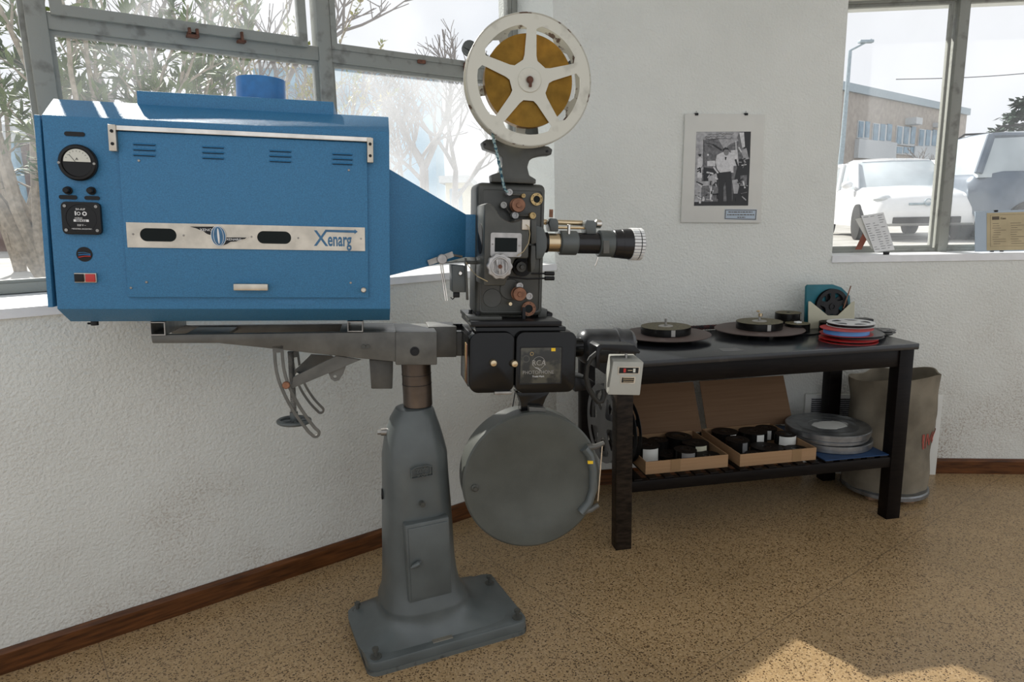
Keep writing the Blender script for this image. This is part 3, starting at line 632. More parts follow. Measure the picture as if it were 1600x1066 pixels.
um, wm = (ua+ub_)/2, (wa+wb2)/2; m = MB(HF); m.ring((um, LN-.012, wm), 'n', .036, .0372, -.0012, 0, 48); m.build('meter_ring', M['blackm'], LAMP)
for sx2 in (-1, 1):
    for sy2 in (-1, 1): m = MB(HF); m.cyl((um+sx2*.037, LN-.012, wm+sy2*.031), 'n', .004, -.002, 0, 12); m.build('screw', M['steelc'], LAMP)
m = MB(HF); m.ring((um-.005, LN-.012, wm+.012), 'n', .003, .0045, -.001, 0, 16); m.ring((um+.009, LN-.012, wm+.012), 'n', .003, .0055, -.001, 0, 16); m.box(um-.014, um-.011, LN-.013, LN-.012, wm+.007, wm+.018); m.build('maker_mark', M['lett'], LAMP)
text('BA-6UP', HF, um, LN-.0125, wm+.021, .007, M['lett'], LAMP, align='CENTER'); text('HORAS', HF, um-.006, LN-.0125, wm-.0015, .0055, M['lett'], LAMP, align='CENTER')
m = MB(HF); m.prism([(um-.018, wm-.009), (um+.018, wm-.009), (um+.018, wm-.003), (um-.018, wm-.003)], LN-.0128, LN-.012, 'n'); m.build('counter_window', M['lett'], LAMP); text('00432', HF, um, LN-.0132, wm-.0085, .007, M['black'], LAMP, align='CENTER', sx=1.4)
text('220 V ~', HF, um, LN-.0125, wm-.020, .0065, M['lett'], LAMP, align='CENTER'); text('INDUSTRIA ARGENTINA', HF, um, LN-.0125, wm-.029, .0045, M['lett'], LAMP, align='CENTER')
u, w_ = H(132, 397.5, LN); m = MB(HF); m.cyl((u, LN, w_), 'n', .0195, -.001, .001, 32); m.build('cable_hole', M['dark'], LAMP)
for k, mt in enumerate(('blueink', 'blued', 'red')):
    m = MB(HF); m.tube([(u-.014, LN-.0015, w_+.004-k*.006), (u, LN-.003, w_+.005-k*.005), (u+.015, LN-.0015, w_+.001-k*.003)], .0014, 6); m.build('cable', M[mt], LAMP)
(ua, wa), (ub_, wb2) = H(117, 441.5, LN-.005), H(150.5, 427, LN-.005); m = MB(HF); m.box(ua, ub_, LN-.007, LN, wa, wb2, .001); m.build('switch_bezel', M['alu'], LAMP); um = (ua+ub_)/2-.001
m = MB(HF); m.box(ua+.002, um-.002, LN-.013, LN-.005, wa+.002, wb2-.002, .001); m.build('black_button', M['black'], LAMP)
m = MB(HF); m.box(um+.002, ub_-.002, LN-.011, LN-.005, wa+.002, wb2-.002, .001); m.build('red_button', M['red'], LAMP)
u, w_ = H(148, 505, CN+.02); m = MB(HF); m.cyl((u, CN+.02, 0), 'w', .010, w_-.006, cB+.002, 16); m.cyl((u-.012, CN+.02, w_-.001), 'u', .003, -.006, .01, 8); m.build('underside_fitting', M['blackm'], LAMP)
m = MB(HF); m.prism(stad(430, 493, 468, 476, LN-.0003), LN-.0008, LN+.001, 'n'); m.build('blanking_strip', M['blue'], LAMP)
# snout
hn = -.15
pA = HB(hn)([(612, 264), (612, 431)]); pB = HB(-.06)([(728, 335), (737, 402)])
m = MB(HF); n1_, n2_ = .15, .06
m.add([(uR, hn, pA[1][1]), (uR, n1_, pA[1][1]), (uR, n1_, pA[0][1]), (uR, hn, pA[0][1]), (pB[0][0], -.06, pB[1][1]), (pB[0][0], n2_, pB[1][1]), (pB[0][0], n2_, pB[0][1]), (pB[0][0], -.06, pB[0][1])],
      [(0, 1, 2, 3), (4, 5, 6, 7), (0, 1, 5, 4), (1, 2, 6, 5), (2, 3, 7, 6), (3, 0, 4, 7)], .001)
m.box(pB[0][0]-.001, pB[0][0]+.05, -.06, .06, pB[1][1], pB[0][1], .001)
m.build('light_snout', M['blue'], LAMP)

# ---- projector head
bN = -.08
hb = MB(HF)
bu0, bu1 = .140, .362; bw0 = 1.10; bw1 = 1.520
hb.box(bu0, bu1, bN, .07, bw0, bw1, .018, 3)
HEAD = hb.build('projector_head', M['gpd'], PJ)
m = MB(HF); o_ = rrect(bu0+.014, bu1-.010, bw0+.012, bw1-.018, .012); i_ = rrect(bu0+.018, bu1-.014, bw0+.016, bw1-.022, .010); m.prism(o_, bN-.0025, bN+.001, 'n', holes=[i_]); m.build('door_seam', M['gpd'], HEAD)
cN = -.235
g = HB(cN)
def Z2(pts, n): return [H(720+x*.1219, 270+y*.1219, n) for x, y in pts]
topc = Z2([(287, 395), (340, 388), (385, 400), (425, 425), (450, 465), (480, 520), (520, 570), (575, 610), (650, 635), (720, 625), (790, 597), (850, 590)], cN)
uc0 = bu0+.001; uc1 = Z2([(880, 600)], cN)[0][0]
wlow = H(800, 447, cN)[1]; wlowR = H(820, 404, cN)[1]
outl = [(uc0, topc[0][1])]+[(max(x, uc0+.002), y) for x, y in topc[1:]]+[(uc1, topc[-1][1]), (uc1, wlowR), (.235, wlowR), (.205, wlow), (uc0, wlow)]
m = MB(HF); m.prism(outl, cN, bN+.002, 'n', .006); COV = m.build('gate_cover', M['gpd'], HEAD)
u, w_ = uc0, H(745, 373, -.165)[1]; m = MB(HF); m.cyl((uc0, -.16, w_), 'u', .046, -.0015, .001, 36, ); m.build('light_port', M['dark'], HEAD)
# window in the cover
(ua, wa), (ub_, wb2) = H(766, 401, cN-.003), H(815, 364.5, cN-.003); (uc, wc), (ud, wd) = H(772.5, 393.5, cN-.003), H(808, 372, cN-.003)
m = MB(HF); m.prism(rrect(ua, ub_, wa, wb2, .006), cN-.006, cN+.001, 'n', holes=[rrect(uc, ud, wc, wd, .001, 2)]); m.build('window_frame', M['alum'], HEAD)
m = MB(HF); m.box(uc-.002, ud+.002, cN-.003, cN-.0005, wc-.002, wd+.002); m.build('window_glass', M['bglass'], HEAD)
for x, y in ((769.5, 381.5), (811.5, 384)): screw(HF, x, y, cN-.006, .0022, M['steelc'], HEAD)
# scalloped hand knob
u, w_ = H(781, 416.5, cN-.03); m = MB(HF); kr = .0365; pts = []
for i in range(96):
    a = 2*PI*i/96; r = kr*(1+.045*math.cos(10*a)) ; pts.append((u+r*math.cos(a), w_+r*math.sin(a)))
m.prism(pts, cN-.034, cN-.012, 'n', .003); m.lathe((u, cN, w_), 'n', [(kr*.78, -.034), (kr*.74, -.037), (kr*.66, -.037), (kr*.62, -.034), (0, -.034)], 40); m.cyl((u, cN, w_), 'n', .022, -.014, .03, 24); m.build('inching_knob', M['alum'], HEAD)
m = MB(HF); m.cyl((u, cN, w_), 'n', .006, -.0375, -.03, 20); m.build('knob_screw', M['rust'], HEAD)
def stack(px, py, n, prof, mt, nm='roller', seg=28, par=HEAD):
    u, w_ = H(px, py, n); m = MB(HF); m.lathe((u, 0, w_), 'n', prof, seg); return m.build(nm, M[mt], par)
def sprocket(px, py, n, r, b0=bN):
    stack(px, py, n, [(r*.8, b0+.002), (r*.8, n+.012), (r, n+.010), (r, n+.004), (r*.82, n+.002), (r*.82, n-.012), (r, n-.014), (r, n-.018), (r*.9, n-.022), (r*.35, n-.022), (r*.3, n-.027), (0, n-.027)], 'copper', 'sprocket', 36)
sprocket(808, 321, bN-.03, .0225); sprocket(810, 459, bN-.03, .0225)
for x, y, r, mt in ((796, 300.5, .011, 'alum'), (805, 336.5, .0115, 'alum'), (787, 320.5, .011, 'steelc'), (812, 447, .0118, 'alum'), (827, 463, .0118, 'alum'), (832.5, 337, .011, 'brass'), (797.5, 475, .006, 'gold'), (818, 306, .007, 'brass')):
    stack(x, y, bN-.035, [(r*.55, bN+.002), (r*.55, bN-.012), (r, bN-.014), (r, bN-.034), (r*.9, bN-.037), (r*.5, bN-.037), (r*.45, bN-.034), (0, bN-.034)], mt)
for (xa, ya), (xb, yb) in (((787, 320), (797, 333)), ((812, 447), (828, 464)), ((800, 304), (817, 305)), ((805, 337), (832, 337))):
    a = H(xa, ya, bN-.02); b = H(xb, yb, bN-.02); m = MB(HF); m.tube([(a[0], bN-.018, a[1]), (b[0], bN-.018, b[1])], .006, 10, .6); m.build('roller_arm', M['gpl'], HEAD)
for x, y, ro, ri, mt in ((838.5, 311.5, .0195, .011, 'brass'), (826, 482.5, .0235, .0135, 'copper')):
    u, w_ = H(x, y, bN-.005); m = MB(HF); m.ring((u, bN, w_), 'n', ri, ro, -.007, .002, 36); o2 = m.build('port_ring', M[mt], HEAD)
    m = MB(HF); m.cyl((u, bN, w_), 'n', ri, -.003, .002, 28); m.build('port_glass', M['bglass'], HEAD)
    for k in range(6): m = MB(HF); m.cyl((u+(ro+ri)/2*math.cos(k*PI/3+.3), bN, w_+(ro+ri)/2*math.sin(k*PI/3+.3)), 'n', .0016, -.0085, -.006, 8); m.build('screw', M['black'], HEAD)
u, w_ = H(769, 466, bN); m = MB(HF); m.cyl((u, bN, w_), 'n', .030, -.003, .001, 40, .001); m.build('round_cover', M['gpd'], HEAD)
u, w_ = H(797, 452, bN); m = MB(HF); m.cyl((u, bN, w_), 'n', .034, -.006, .001, 40, .002); m.build('round_cover', M['gpd'], HEAD)
# film gate gear, gate bar, lever pipes, terminal block and wire
u, w_ = H(816, 417.5, -.10); m = MB(HF); m.cyl((u, -.1, w_), 'n', .030, -.004, .03, 28); m.build('shutter_recess', M['dark'], HEAD)
u, w_ = H(816, 417.5, -.14); m = MB(HF)
m.prism([(u+(.0165 if i % 2 else .0148)*math.cos(2*PI*i/40), w_+(.0165 if i % 2 else .0148)*math.sin(2*PI*i/40)) for i in range(40)], -.13, -.105, 'n'); m.cyl((u, -.13, w_), 'n', .007, -.012, 0, 16, .001); m.build('gear', M['gpd'], HEAD)
m = MB(HF); p = HB(-.17)([(830, 344), (838, 344), (838, 380), (833, 381), (830, 381)]); m.prism(p, -.17, -.10, 'n', .001)
p = HB(-.17)([(830, 384), (836.5, 384), (837, 405), (835, 420), (830, 426), (829, 405)]); m.prism(p, -.17, -.12, 'n', .0015); m.build('gate_bar', M['gpd'], HEAD)
m = MB(HF); p = HB(-.06)([(833, 352), (845, 356), (850, 372), (850, 388), (843, 404), (833, 404)]); m.prism(p, -.10, .02, 'n', .003); m.build('lens_mount', M['gp'], HEAD)
(ua, wa), (ub_, wb2) = H(815.5, 359, cN-.004), H(828, 343.5, cN-.004); m = MB(HF); m.box(ua, ub_, cN-.006, cN+.001, wa, wb2, .0005); m.build('terminal_plate', M['alu'], HEAD)
m = MB(HF); pw = [(822, 351), (826.5, 355), (828, 366), (826, 380), (818, 393), (808, 400)]; m.tube([(*[H(x, y, cN-.012)[0]], cN-.012, H(x, y, cN-.012)[1]) for x, y in pw], .0012, 6); m.build('wire', M['wire'], HEAD)
for y0_, y1_, ys in ((427.5, 427.5, 0), (434, 437, 1)):
    a = H(830 if ys == 0 else 795, y1_ if ys == 0 else 433, -.13); b = H(851, y0_ if ys == 0 else 435, -.13); c_ = H(866, y0_ if ys == 0 else 435, -.13)
    m = MB(HF); m.tube([(a[0], -.13, a[1]), ((a[0]+b[0])/2, -.13, (a[1]+b[1])/2-.004*ys), (b[0], -.13, b[1])], .0028, 8); m.cyl((b[0], -.13, b[1]), 'u', .0068, 0, c_[0]-b[0], 14, .001); m.build('lever', M['blackm'], HEAD)
# base plates under the head
(ua, _), (ub_, _) = H(738, 505, -.17), H(878, 504, -.17)
m = MB(HF); m.box(ua-.004, ub_, -.17, .06, 1.078, 1.094, .001); m.build('base_plate', M['blackm'], HEAD)
m = MB(HF); m.box(ua-.006, ua+.10, -.13, .08, 1.092, 1.104, .001); m.box(bu1-.01, bu1+.02, -.06, .05, 1.09, 1.12, .003); m.build('foot_flange', M['gpd'], HEAD)
for x, y in ((735, 488), (743, 494)):
    u, w_ = H(x, y, -.04); m = MB(HF); m.cyl((u, -.04 if x < 740 else -.09, 1.10), 'w', .006, 0, .016, 6); m.cyl((u, -.04 if x < 740 else -.09, 1.10), 'w', .008, .0, .006, 12); m.build('hex_bolt', M['blackm'], HEAD)
u, w_ = H(860, 487, .0); m = MB(HF); m.cyl((bu1, .0, w_), 'u', .009, 0, .035, 14, .001); m.cyl((bu1+.03, .0, w_-.01), (1, 0, -.5), .016, 0, .02, 14, .002, ); m.build('oil_tap', M['blackm'], HEAD)
# film tube down to the sound head
a = H(818, 480, -.1); b = H(815, 507, -.1); m = MB(HF); m.box(a[0]-.005, a[0]+.005, -.11, -.10, b[1]-.004, a[1]); m.build('film_guide', M['blackm'], HEAD)
# ---- lens, axis along u
LW = (H(870, 379, 0)[1]+H(990, 382, 0)[1])/2
def LU(x): return H(x, 380, 0)[0]
def barrel(x0, x1, r, mt, nm, b=.001, r2=None, seg=36): m = MB(HF); m.cyl((0, 0, LW), 'u', r, LU(x0), LU(x1), seg, b, r2); return m.build(nm, M[mt], LENS if nm != 'lens' else PJ)
m = MB(HF); m.cyl((0, 0, LW), 'u', .035, LU(900), LU(938), 40, .002); LENS = m.build('lens', M['lens'], PJ)
barrel(847, 855, .034, 'black', 'collar'); barrel(853, 877, .0305, 'gold', 'inner_barrel'); barrel(873, 901, .0405, 'gp', 'lens_housing', .004); barrel(896, 906, .031, 'lens', 'neck')
barrel(934, 958, .0445, 'gp', 'clamp_ring', .003); barrel(956, 970, .047, 'lens', 'focus_barrel', .002, .049); barrel(968, 984, .0495, 'lens', 'focus_barrel', .002, .052)
m = MB(HF); m.cyl((0, 0, LW), 'u', .0535, LU(983), LU(1001), 40, .003); m.build('front_ring', M['black'], LENS)
for k in range(30):
    a = 2*PI*k/30; m = MB(HF)
    for (xa, xb) in ((983.5, 993.5), (995, 1000)):
        r = .0535; d = .0045; c0, s0 = math.cos(a), math.sin(a)
        e = (-s0, c0); P4 = []
        for uu in (LU(xa), LU(xb)):
            for sg in (-1, 1):
                for rr2 in (r-.002, r+.0012): P4.append((uu, rr2*c0+sg*d*e[0], LW+rr2*s0+sg*d*e[1]))
        m.add(P4, [(0, 1, 3, 2), (4, 6, 7, 5), (0, 4, 5, 1), (2, 3, 7, 6), (0, 2, 6, 4), (1, 5, 7, 3)])
    m.build('grip_rib', M['lett'], LENS)
m = MB(HF); m.lathe((0, 0, LW), 'u', [(.046, LU(1001)), (.044, LU(996)), (0, LU(992))], 36); m.build('front_glass', M['bglass'], LENS)
# carriage rods over the lens
a = H(855, 347, .03); b = H(914, 349, .03)
m = MB(HF); m.tube([(a[0]-.02, .03, a[1]), (b[0], .03, b[1])], .009, 14); m.tube([(a[0], .0, a[1]-.018), (b[0], .0, b[1]-.016)], .005, 10); m.build('carriage_rod', M['gold'], LENS)
for xa, xb, ya, yb in ((856, 871, 341, 362), (912, 930, 344, 366)):
    p = HB(.0)([(xa+2, ya), (xb-2, ya+1), (xb, ya+6), (xb, yb), (xa+3, yb), (xa, ya+8)]); m = MB(HF); m.prism(p, -.015, .045, 'n', .004); m.build('rod_clamp', M['gp'], LENS)
u, w_ = H(937, 350, 0); m = MB(HF); m.cyl((u-.012, 0.02, w_), 'u', .015, 0, .025, 16, .005); m.build('end_cap', M['chrome'], LENS)
u, w_ = H(861, 334, .0); m = MB(HF); m.box(u-.006, u+.006, -.004, .004, w_-.012, w_+.014, .001); m.build('upright_tab', M['copper'], LENS)
u, w_ = H(889.5, 358, -.045); m = MB(HF); m.cyl((u, -.04, w_-.005), 'w', .0055, -.012, .020, 14, .001); m.build('focus_pin', M['chrome'], LENS)
m = MB(HF); a = H(934, 402, -.02); b = H(931, 413, -.02); c_ = H(929, 416, -.02); m.tube([(a[0], -.02, a[1]), (b[0], -.02, b[1]), (c_[0], -.02, c_[1])], [.003, .003, .002], 8); m.build('iris_lever', M['chrome'], LENS)
m = MB(HF); p = HB(-.046)([(943, 376), (952, 376), (952, 396), (943, 396)]); m.prism(p, -.047, -.043, 'n', .001); m.build('name_badge', M['gpl'], LENS)
# ---- dowser unit at the left of the head
m = MB(HF); p = HB(-.10)([(706, 414), (729, 416), (729, 457), (707, 457)]); m.prism(p, -.10, -.02, 'n', .003); DW = m.build('dowser_box', M['gp'], PJ)
m = MB(HF); p = HB(-.09)([(725, 403), (728, 403), (731, 468), (727.5, 468)]); m.prism(p, -.11, -.10, 'n', .001); a = H(727, 410, -.1); m.box(a[0], bu0+.01, -.10, -.07, a[1]-.006, a[1]+.004, .001); m.build('mounting_strap', M['gpd'], DW)
u, w_ = H(690.5, 405, -.12); m = MB(HF); m.cyl((u, -.12, w_), 'n', .0155, -.012, 0, 30, .002); m.cyl((u, -.12, w_), 'n', .003, -.014, 0, 10); m.build('disc_knob', M['alum'], DW)
a = H(669, 411, -.115); b = H(708, 397, -.115); m = MB(HF); dx = Vector((b[0]-a[0], b[1]-a[1])).normalized(); nn = Vector((-dx.y, dx.x))*.0085
m.prism([(a[0]+nn.x, a[1]+nn.y), (b[0]+nn.x, b[1]+nn.y), (b[0]-nn.x, b[1]-nn.y), (a[0]-nn.x, a[1]-nn.y)], -.118, -.113, 'n'); m.tube([(b[0]-.01, -.11, b[1]-.002), (H(722, 401, -.1)[0], -.1, H(722, 401, -.1)[1])], .004, 8); m.build('cross_lever', M['steelc'], DW)
m = MB(HF)
for dx_ in (-1.5, 1.5):
    a = H(689.5+dx_, 412, -.12); b = H(697.5+dx_, 470, -.12); m.tube([(a[0], -.12, a[1]), (b[0], -.12, b[1])], .002, 8)
m.build('hanging_rod', M['chrome'], DW)
m = MB(HF); a = H(714, 458, -.06); m.box(a[0]-.012, a[0]+.008, -.07, -.05, a[1]-.014, a[1]+.004, .002); m.tube([(a[0]-.006, -.06, a[1]-.012), (a[0]-.014, -.06, a[1]-.02), (a[0]-.02, -.06, a[1]-.014)], .002, 6); m.build('cable_stub', M['blackm'], DW)
m = MB(HF); u, w_ = H(719, 427, -.1); m.cyl((u, -.1, w_), 'n', .007, -.008, 0, 12, .002); m.build('chrome_screw', M['chrome'], DW)
pw = [(728, 410), (738, 424), (746, 432), (754, 436), (762, 440)]; m = MB(HF); m.tube([(H(x, y, -.12 if x < 740 else cN-.01)[0], -.12 if x < 740 else cN-.01, H(x, y, -.12 if x < 740 else cN-.01)[1]) for x, y in pw], .0012, 6); m.build('wire', M['wire'], DW)

# ---- sound head
SN = -.19
(ua, wa), (ub_, wb2) = H(733, 613.5, SN), H(786, 519, SN); (uc, _), (ud, _) = H(788, 560, SN), H(895, 560, SN)
swT, swB = 1.063, .872
m = MB(HF); m.prism(rrect(.108, .250, swB, swT, .030, 6), SN, -.02, 'n', .006); m.box(.13, .42, SN+.03, -.02, swB+.02, swT+.012, .003); SND = m.build('sound_head', M['blackp'], PJ)
m = MB(HF); m.box(.110, .442, -.14, .04, swB+.01, swT-.004, .004); m.build('back_casting', M['blackm'], SND)
wn = HB(SN-.005)([(813, 599), (877, 543)])
m = MB(HF); m.prism(rrect(.249+.003, .446, swB-.002, swT+.001, .026, 6), SN-.006, -.035, 'n', .005); m.build('door_panel', M['blackp'], SND)
DN = SN-.0065
g0, g1 = H(812.5, 599.5, DN), H(877.5, 543, DN); m = MB(HF); m.prism(rrect(g0[0]-.003, g1[0]+.003, g0[1]-.003, g1[1]+.003, .005), DN-.002, DN+.001, 'n', holes=[rrect(g0[0], g1[0], g0[1], g1[1], .004)]); m.build('window_bezel', M['blackm'], SND)
m = MB(HF); m.prism(rrect(g0[0], g1[0], g0[1], g1[1], .004), DN-.0008, DN+.0005, 'n'); m.build('window_glass', M['sglass'], SND)
u, w_ = H(842, 567, DN-.001); m = MB(HF); m.ring((u, DN, w_), 'n', .0185, .0198, -.0015, -.0005, 36); m.build('logo_ring', M['steelc'], SND)
tpx('RCA', 842, 571, 8.5, DN-.0012, M['steelc'], SND, align='CENTER', sx=.95, ext=.0002); m = MB(HF); u, w_ = H(841, 575, DN-.001); m.tube([(u-.010, DN-.001, w_+.001), (u+.002, DN-.001, w_-.001), (u-.001, DN-.001, w_-.004), (u+.009, DN-.001, w_-.008)], .0006, 5); m.build('logo_bolt', M['lett'], SND)
tpx('PHOTOPHONE', 841, 584.5, 5.6, DN-.0012, M['steelc'], SND, align='CENTER', sx=.93, ext=.0002); tpx('Trade Mark', 841, 589.5, 2.6, DN-.0012, M['lett'], SND, align='CENTER', sx=1.1, ext=.0002)
for x, y, r, mt in ((822, 561, .012, 'gpd'), (852, 578, .010, 'gpd'), (831, 553, .006, 'brass')):
    u, w_ = H(x, y, DN); m = MB(HF); m.ring((u, DN, w_), 'n', r*.7, r, -.0011, -.0004, 24); m.build('roller_behind_glass', M[mt], SND)
p = HB(DN-.002)([(861.5, 549), (868, 549), (868, 544), (861.5, 544)]); m = MB(HF); m.prism(p, DN-.002, DN-.0005, 'n'); m.build('sticker', M['yellow'], SND, 'yellow sticker')
for x, y in ((771, 567.5), (804, 568.5)):
    u, w_ = H(x, y, DN); m = MB(HF); m.lathe((u, SN, w_), 'n', [(.0115, .001), (.0120, -.008), (.009, -.013), (0, -.0145)], 28); m.build('door_knob', M['gold'], SND)
for x in (728.5,):
    a = H(x, 537, -.12); b = H(727, 598, -.12)
    for k in (0, 1): m = MB(HF); m.box(.1065, .109, -.135+k*.03, -.118+k*.03, b[1], a[1], .0005); m.build('edge_strip', M['brass'] if k else M['copper'], SND)
a = H(790, 615, DN); m = MB(HF); m.box(a[0]-.035, a[0]+.02, SN-.008, SN+.01, a[1]-.004, a[1]+.006, .001); m.build('hinge', M['steelc'], SND)
# knot of wire on top
u, w_ = H(820, 506, -.12); m = MB(HF); random.seed(3)
m.tube([(u+.016*math.cos(t*.9)+.002*t, -.12+.012*math.sin(t*1.3), swT+.018+.004*math.sin(2.1*t)) for t in range(14)], .003, 6); m.build('knotted_leader', M['blackm'], SND)
# ---- motor and neck behind the sound head
MN = .07
a = H(903, 533, MN); b = H(984, 531, MN); mw = H(940, 514, MN)[1]; mr = .062; mc = mw-mr
m = MB(HF); m.lathe((0, MN, mc), 'u', [(.022, a[0]-.004), (.046, a[0]+.004), (.060, a[0]+.022), (mr, a[0]+.03), (mr, a[0]+.135), (.066, a[0]+.137), (.066, a[0]+.152), (mr, a[0]+.154), (mr, b[0]-.006), (.052, b[0]+.008)], 40); MOT = m.build('drive_motor', mat('motor_paint', (.045, .047, .050), .28, .2, var=.35, vs=14), PJ)
m = MB(HF); m.cyl((0, MN-.02, mc), 'u', .034, .43, a[0]+.01, 24, .004); m.cyl((0, 0, mc+.0), 'u', .045, .436, .47, 24, .006); m.build('gear_housing', M['blackp'], MOT)
p = HB(-.02)([(893, 586), (916, 590), (925, 594), (914, 605), (893, 609)]); m = MB(HF); m.prism(p, -.06, .06, 'n', .004); m.build('motor_bracket', M['blackm'], MOT)
m = MB(HF); u, w_ = H(986, 533, MN); m.cyl((u-.01, MN-.03, w_), 'u', .006, 0, .02, 10, .002); m.build('grease_cup', M['chrome'], MOT)
# switch box on its bracket
qn = -.13
m = MB(HF); p = HB(qn)([(931, 541), (936, 537.5), (990, 539), (999, 549), (997, 552), (940, 546), (936, 549), (935, 575), (930, 575)]); m.prism(p, qn-.01, -.06, 'n', .001); m.build('box_bracket', M['blackm'], MOT)
SXN = -.17
F4 = HB(SXN)([(958, 565), (1006, 566), (1000, 618), (950, 617)]); T4 = HB(-.06)([(951, 553), (990, 553), (985, 606), (943, 606)])
m = MB(HF); m.add([(x, SXN, y) for x, y in F4]+[(x, -.06, y) for x, y in T4], [(0, 1, 2, 3), (4, 5, 6, 7), (0, 1, 5, 4), (1, 2, 6, 5), (2, 3, 7, 6), (3, 0, 4, 7)], .003); SB = m.build('changeover_box', M['box'], PJ)
for xa, xb, ya, yb, mt in ((966, 1000, 573, 585, 'brass'), (970, 993, 588.5, 599.5, 'brass')):
    p = HB(SXN-.001)([(xa, ya), (xb, ya+.3), (xb-1, yb), (xa-1, yb)]); m = MB(HF); m.prism(p, SXN-.002, SXN+.001, 'n'); m.build('rating_plate', M['alu'], SB)
    p = HB(SXN-.002)([(xa+2, ya+1.5), (xb-2, ya+1.8), (xb-3, yb-1.5), (xa+1, yb-1.5)]); m = MB(HF); m.prism(p, SXN-.0028, SXN-.001, 'n'); m.build('plate_field', M['black'], SB)
for x, mt in ((976.5, 'red'), (991.5, 'white')):
    p = HB(SXN-.003)([(x-2, 576), (x+1.6, 576), (x+1.2, 582), (x-2.4, 582)]); m = MB(HF); m.prism(p, SXN-.0035, SXN-.002, 'n'); m.build('indicator_mark', M[mt], SB)
a = H(981, 579, SXN-.003); b = H(988, 579, SXN-.003); m = MB(HF); m.box(a[0], b[0], SXN-.0035, SXN-.002, a[1]-.001, a[1]+.001)
for y in (590.7, 593.5, 596.5): a = H(973, y, SXN); b = H(990, y, SXN); m.box(a[0], b[0], SXN-.0035, SXN-.002, a[1]-.0008, a[1]+.0008)
m.build('plate_lines', M['gold'], SB)
u, w_ = H(978, 560, -.12); m = MB(HF); m.cyl((u, -.12, w_), 'w', .0045, -.012, .018, 12, .001); m.build('toggle', M['steelc'], SB)
pw = [(934, 551), (924, 560), (918, 573), (917, 590), (922, 608), (930, 622), (938, 631), (945, 630), (949, 620), (949, 612)]
m = MB(HF); m.tube([(H(x, y, -.13)[0], -.13+.004*i, H(x, y, -.13)[1]) for i, (x, y) in enumerate(pw)], .0088, 12); m.build('rubber_cable', M['rubber'], SB)

# ---- take-up magazine
mu, mw_ = H(828.5, 751.5, -.14); mr = (H(828, 648, -.14)[1]-H(828, 855, -.14)[1])/2; mu = (H(724.6, 755, -.14)[0]+mr)
m = MB(HF); m.lathe((mu, 0, mw_), 'n', [(0, -.02), (mr-.006, -.02), (mr, -.026), (mr, -.112), (mr+.003, -.113), (mr+.003, -.135), (mr-.003, -.14), (mr*.72, -.1415), (mr*.70, -.140), (0, -.140)], 96); MAG = m.build('takeup_magazine', M['mag'], PJ)
p = HB(-.09)([(805, 612), (858, 612), (852, 622), (848, 632), (850, 650), (812, 650), (814, 632), (811, 622)]); m = MB(HF); m.prism(p, -.10, -.05, 'n', .004); m.build('neck_bracket', M['blackp'], MAG)
p = HB(-.11)([(825, 634), (851, 636), (851, 649), (826, 648)]); m = MB(HF); m.prism(p, -.125, -.08, 'n', .002); m.build('clamp_block', M['gpl'], MAG)
# curved door handle and its rod
hp = [(913, 700), (922, 712), (927, 735), (927, 765), (921, 785), (908, 801)]
m = MB(HF); m.tube([(H(x, y, -.15)[0], -.147, H(x, y, -.15)[1]) for x, y in hp], [.020, .018, .017, .017, .017, .018], 12, .8); HDL = m.build('handle', M['gp'], MAG)
m = MB(HF); a = H(918, 700, -.15); b = H(944, 692, -.15); m.tube([(a[0], -.145, a[1]), ((a[0]+b[0])/2, -.15, (a[1]+b[1])/2-.004), (b[0], -.15, b[1])], [.012, .009, .007], 10); a = H(912, 800, -.15); b = H(935, 789, -.15); m.tube([(a[0], -.145, a[1]), ((a[0]+b[0])/2, -.15, (a[1]+b[1])/2-.004), (b[0], -.15, b[1])], [.012, .010, .008], 10); m.build('hinge_lug', M['gpl'], MAG)
m = MB(HF); a = H(941, 697, -.15); b = H(934, 783, -.15); m.tube([(a[0], -.15, a[1]), (b[0], -.15, b[1])], .0025, 8); m.build('latch_rod', M['chrome'], MAG)
p = HB(-.168)([(919, 725.5), (927, 725.5), (927, 721), (919, 721)]); m = MB(HF); m.prism(p, -.166, -.160, 'n'); m.build('sticker', M['yellow'], MAG, 'yellow sticker')
u, w_ = H(742, 762, -.14); m = MB(HF); m.cyl((u, -.14, w_), 'n', .012, -.01, 0, 16, .003); m.cyl((u, -.14, w_), 'n', .006, -.016, -.008, 6); m.build('catch', M['gpd'], MAG)
a = H(722, 750, -.07); m = MB(HF); m.box(a[0]-.004, a[0]+.012, -.09, -.05, a[1]-.012, a[1]+.012, .003); m.build('side_catch', M['gpd'], MAG)
# thin cable dropping behind the sound head
m = MB(HF); a = H(805, 612, .02); b = H(800, 642, .02); m.tube([(a[0], .02, a[1]), (b[0], .02, b[1])], .002, 6); m.build('thin_cable', M['blackm'], MAG)

# ---- feed reel bracket
KN = -.07
g = HB(KN)
p = g([(752, 223), (758, 219), (772, 219), (800, 224), (835, 227), (855, 230), (861, 235), (859, 243), (845, 244), (832, 247), (825, 252), (822, 262), (825, 275), (835.5, 281), (835, 288), (767, 285), (766, 274), (778, 270), (784, 258), (783, 247), (775, 240), (755, 233)])
m = MB(HF); m.prism(p, KN-.02, KN+.03, 'n', .003); BRK = m.build('reel_bracket', M['gpd'], PJ)
for x, y in ((757, 226), (855, 236.5)):
    u, w_ = H(x, y, KN-.02); m = MB(HF); m.cyl((u, KN-.02, w_), 'n', .004, -.003, .001, 10); m.build('screw', M['black'], BRK)
ru_, rw_ = H(824.5, 128, -.14)
p = g([(808, 226), (842, 228), (838, 180), (836, 140), (815, 140), (812, 180)]); m = MB(HF); m.prism(p, KN-.01, KN+.02, 'n', .003)
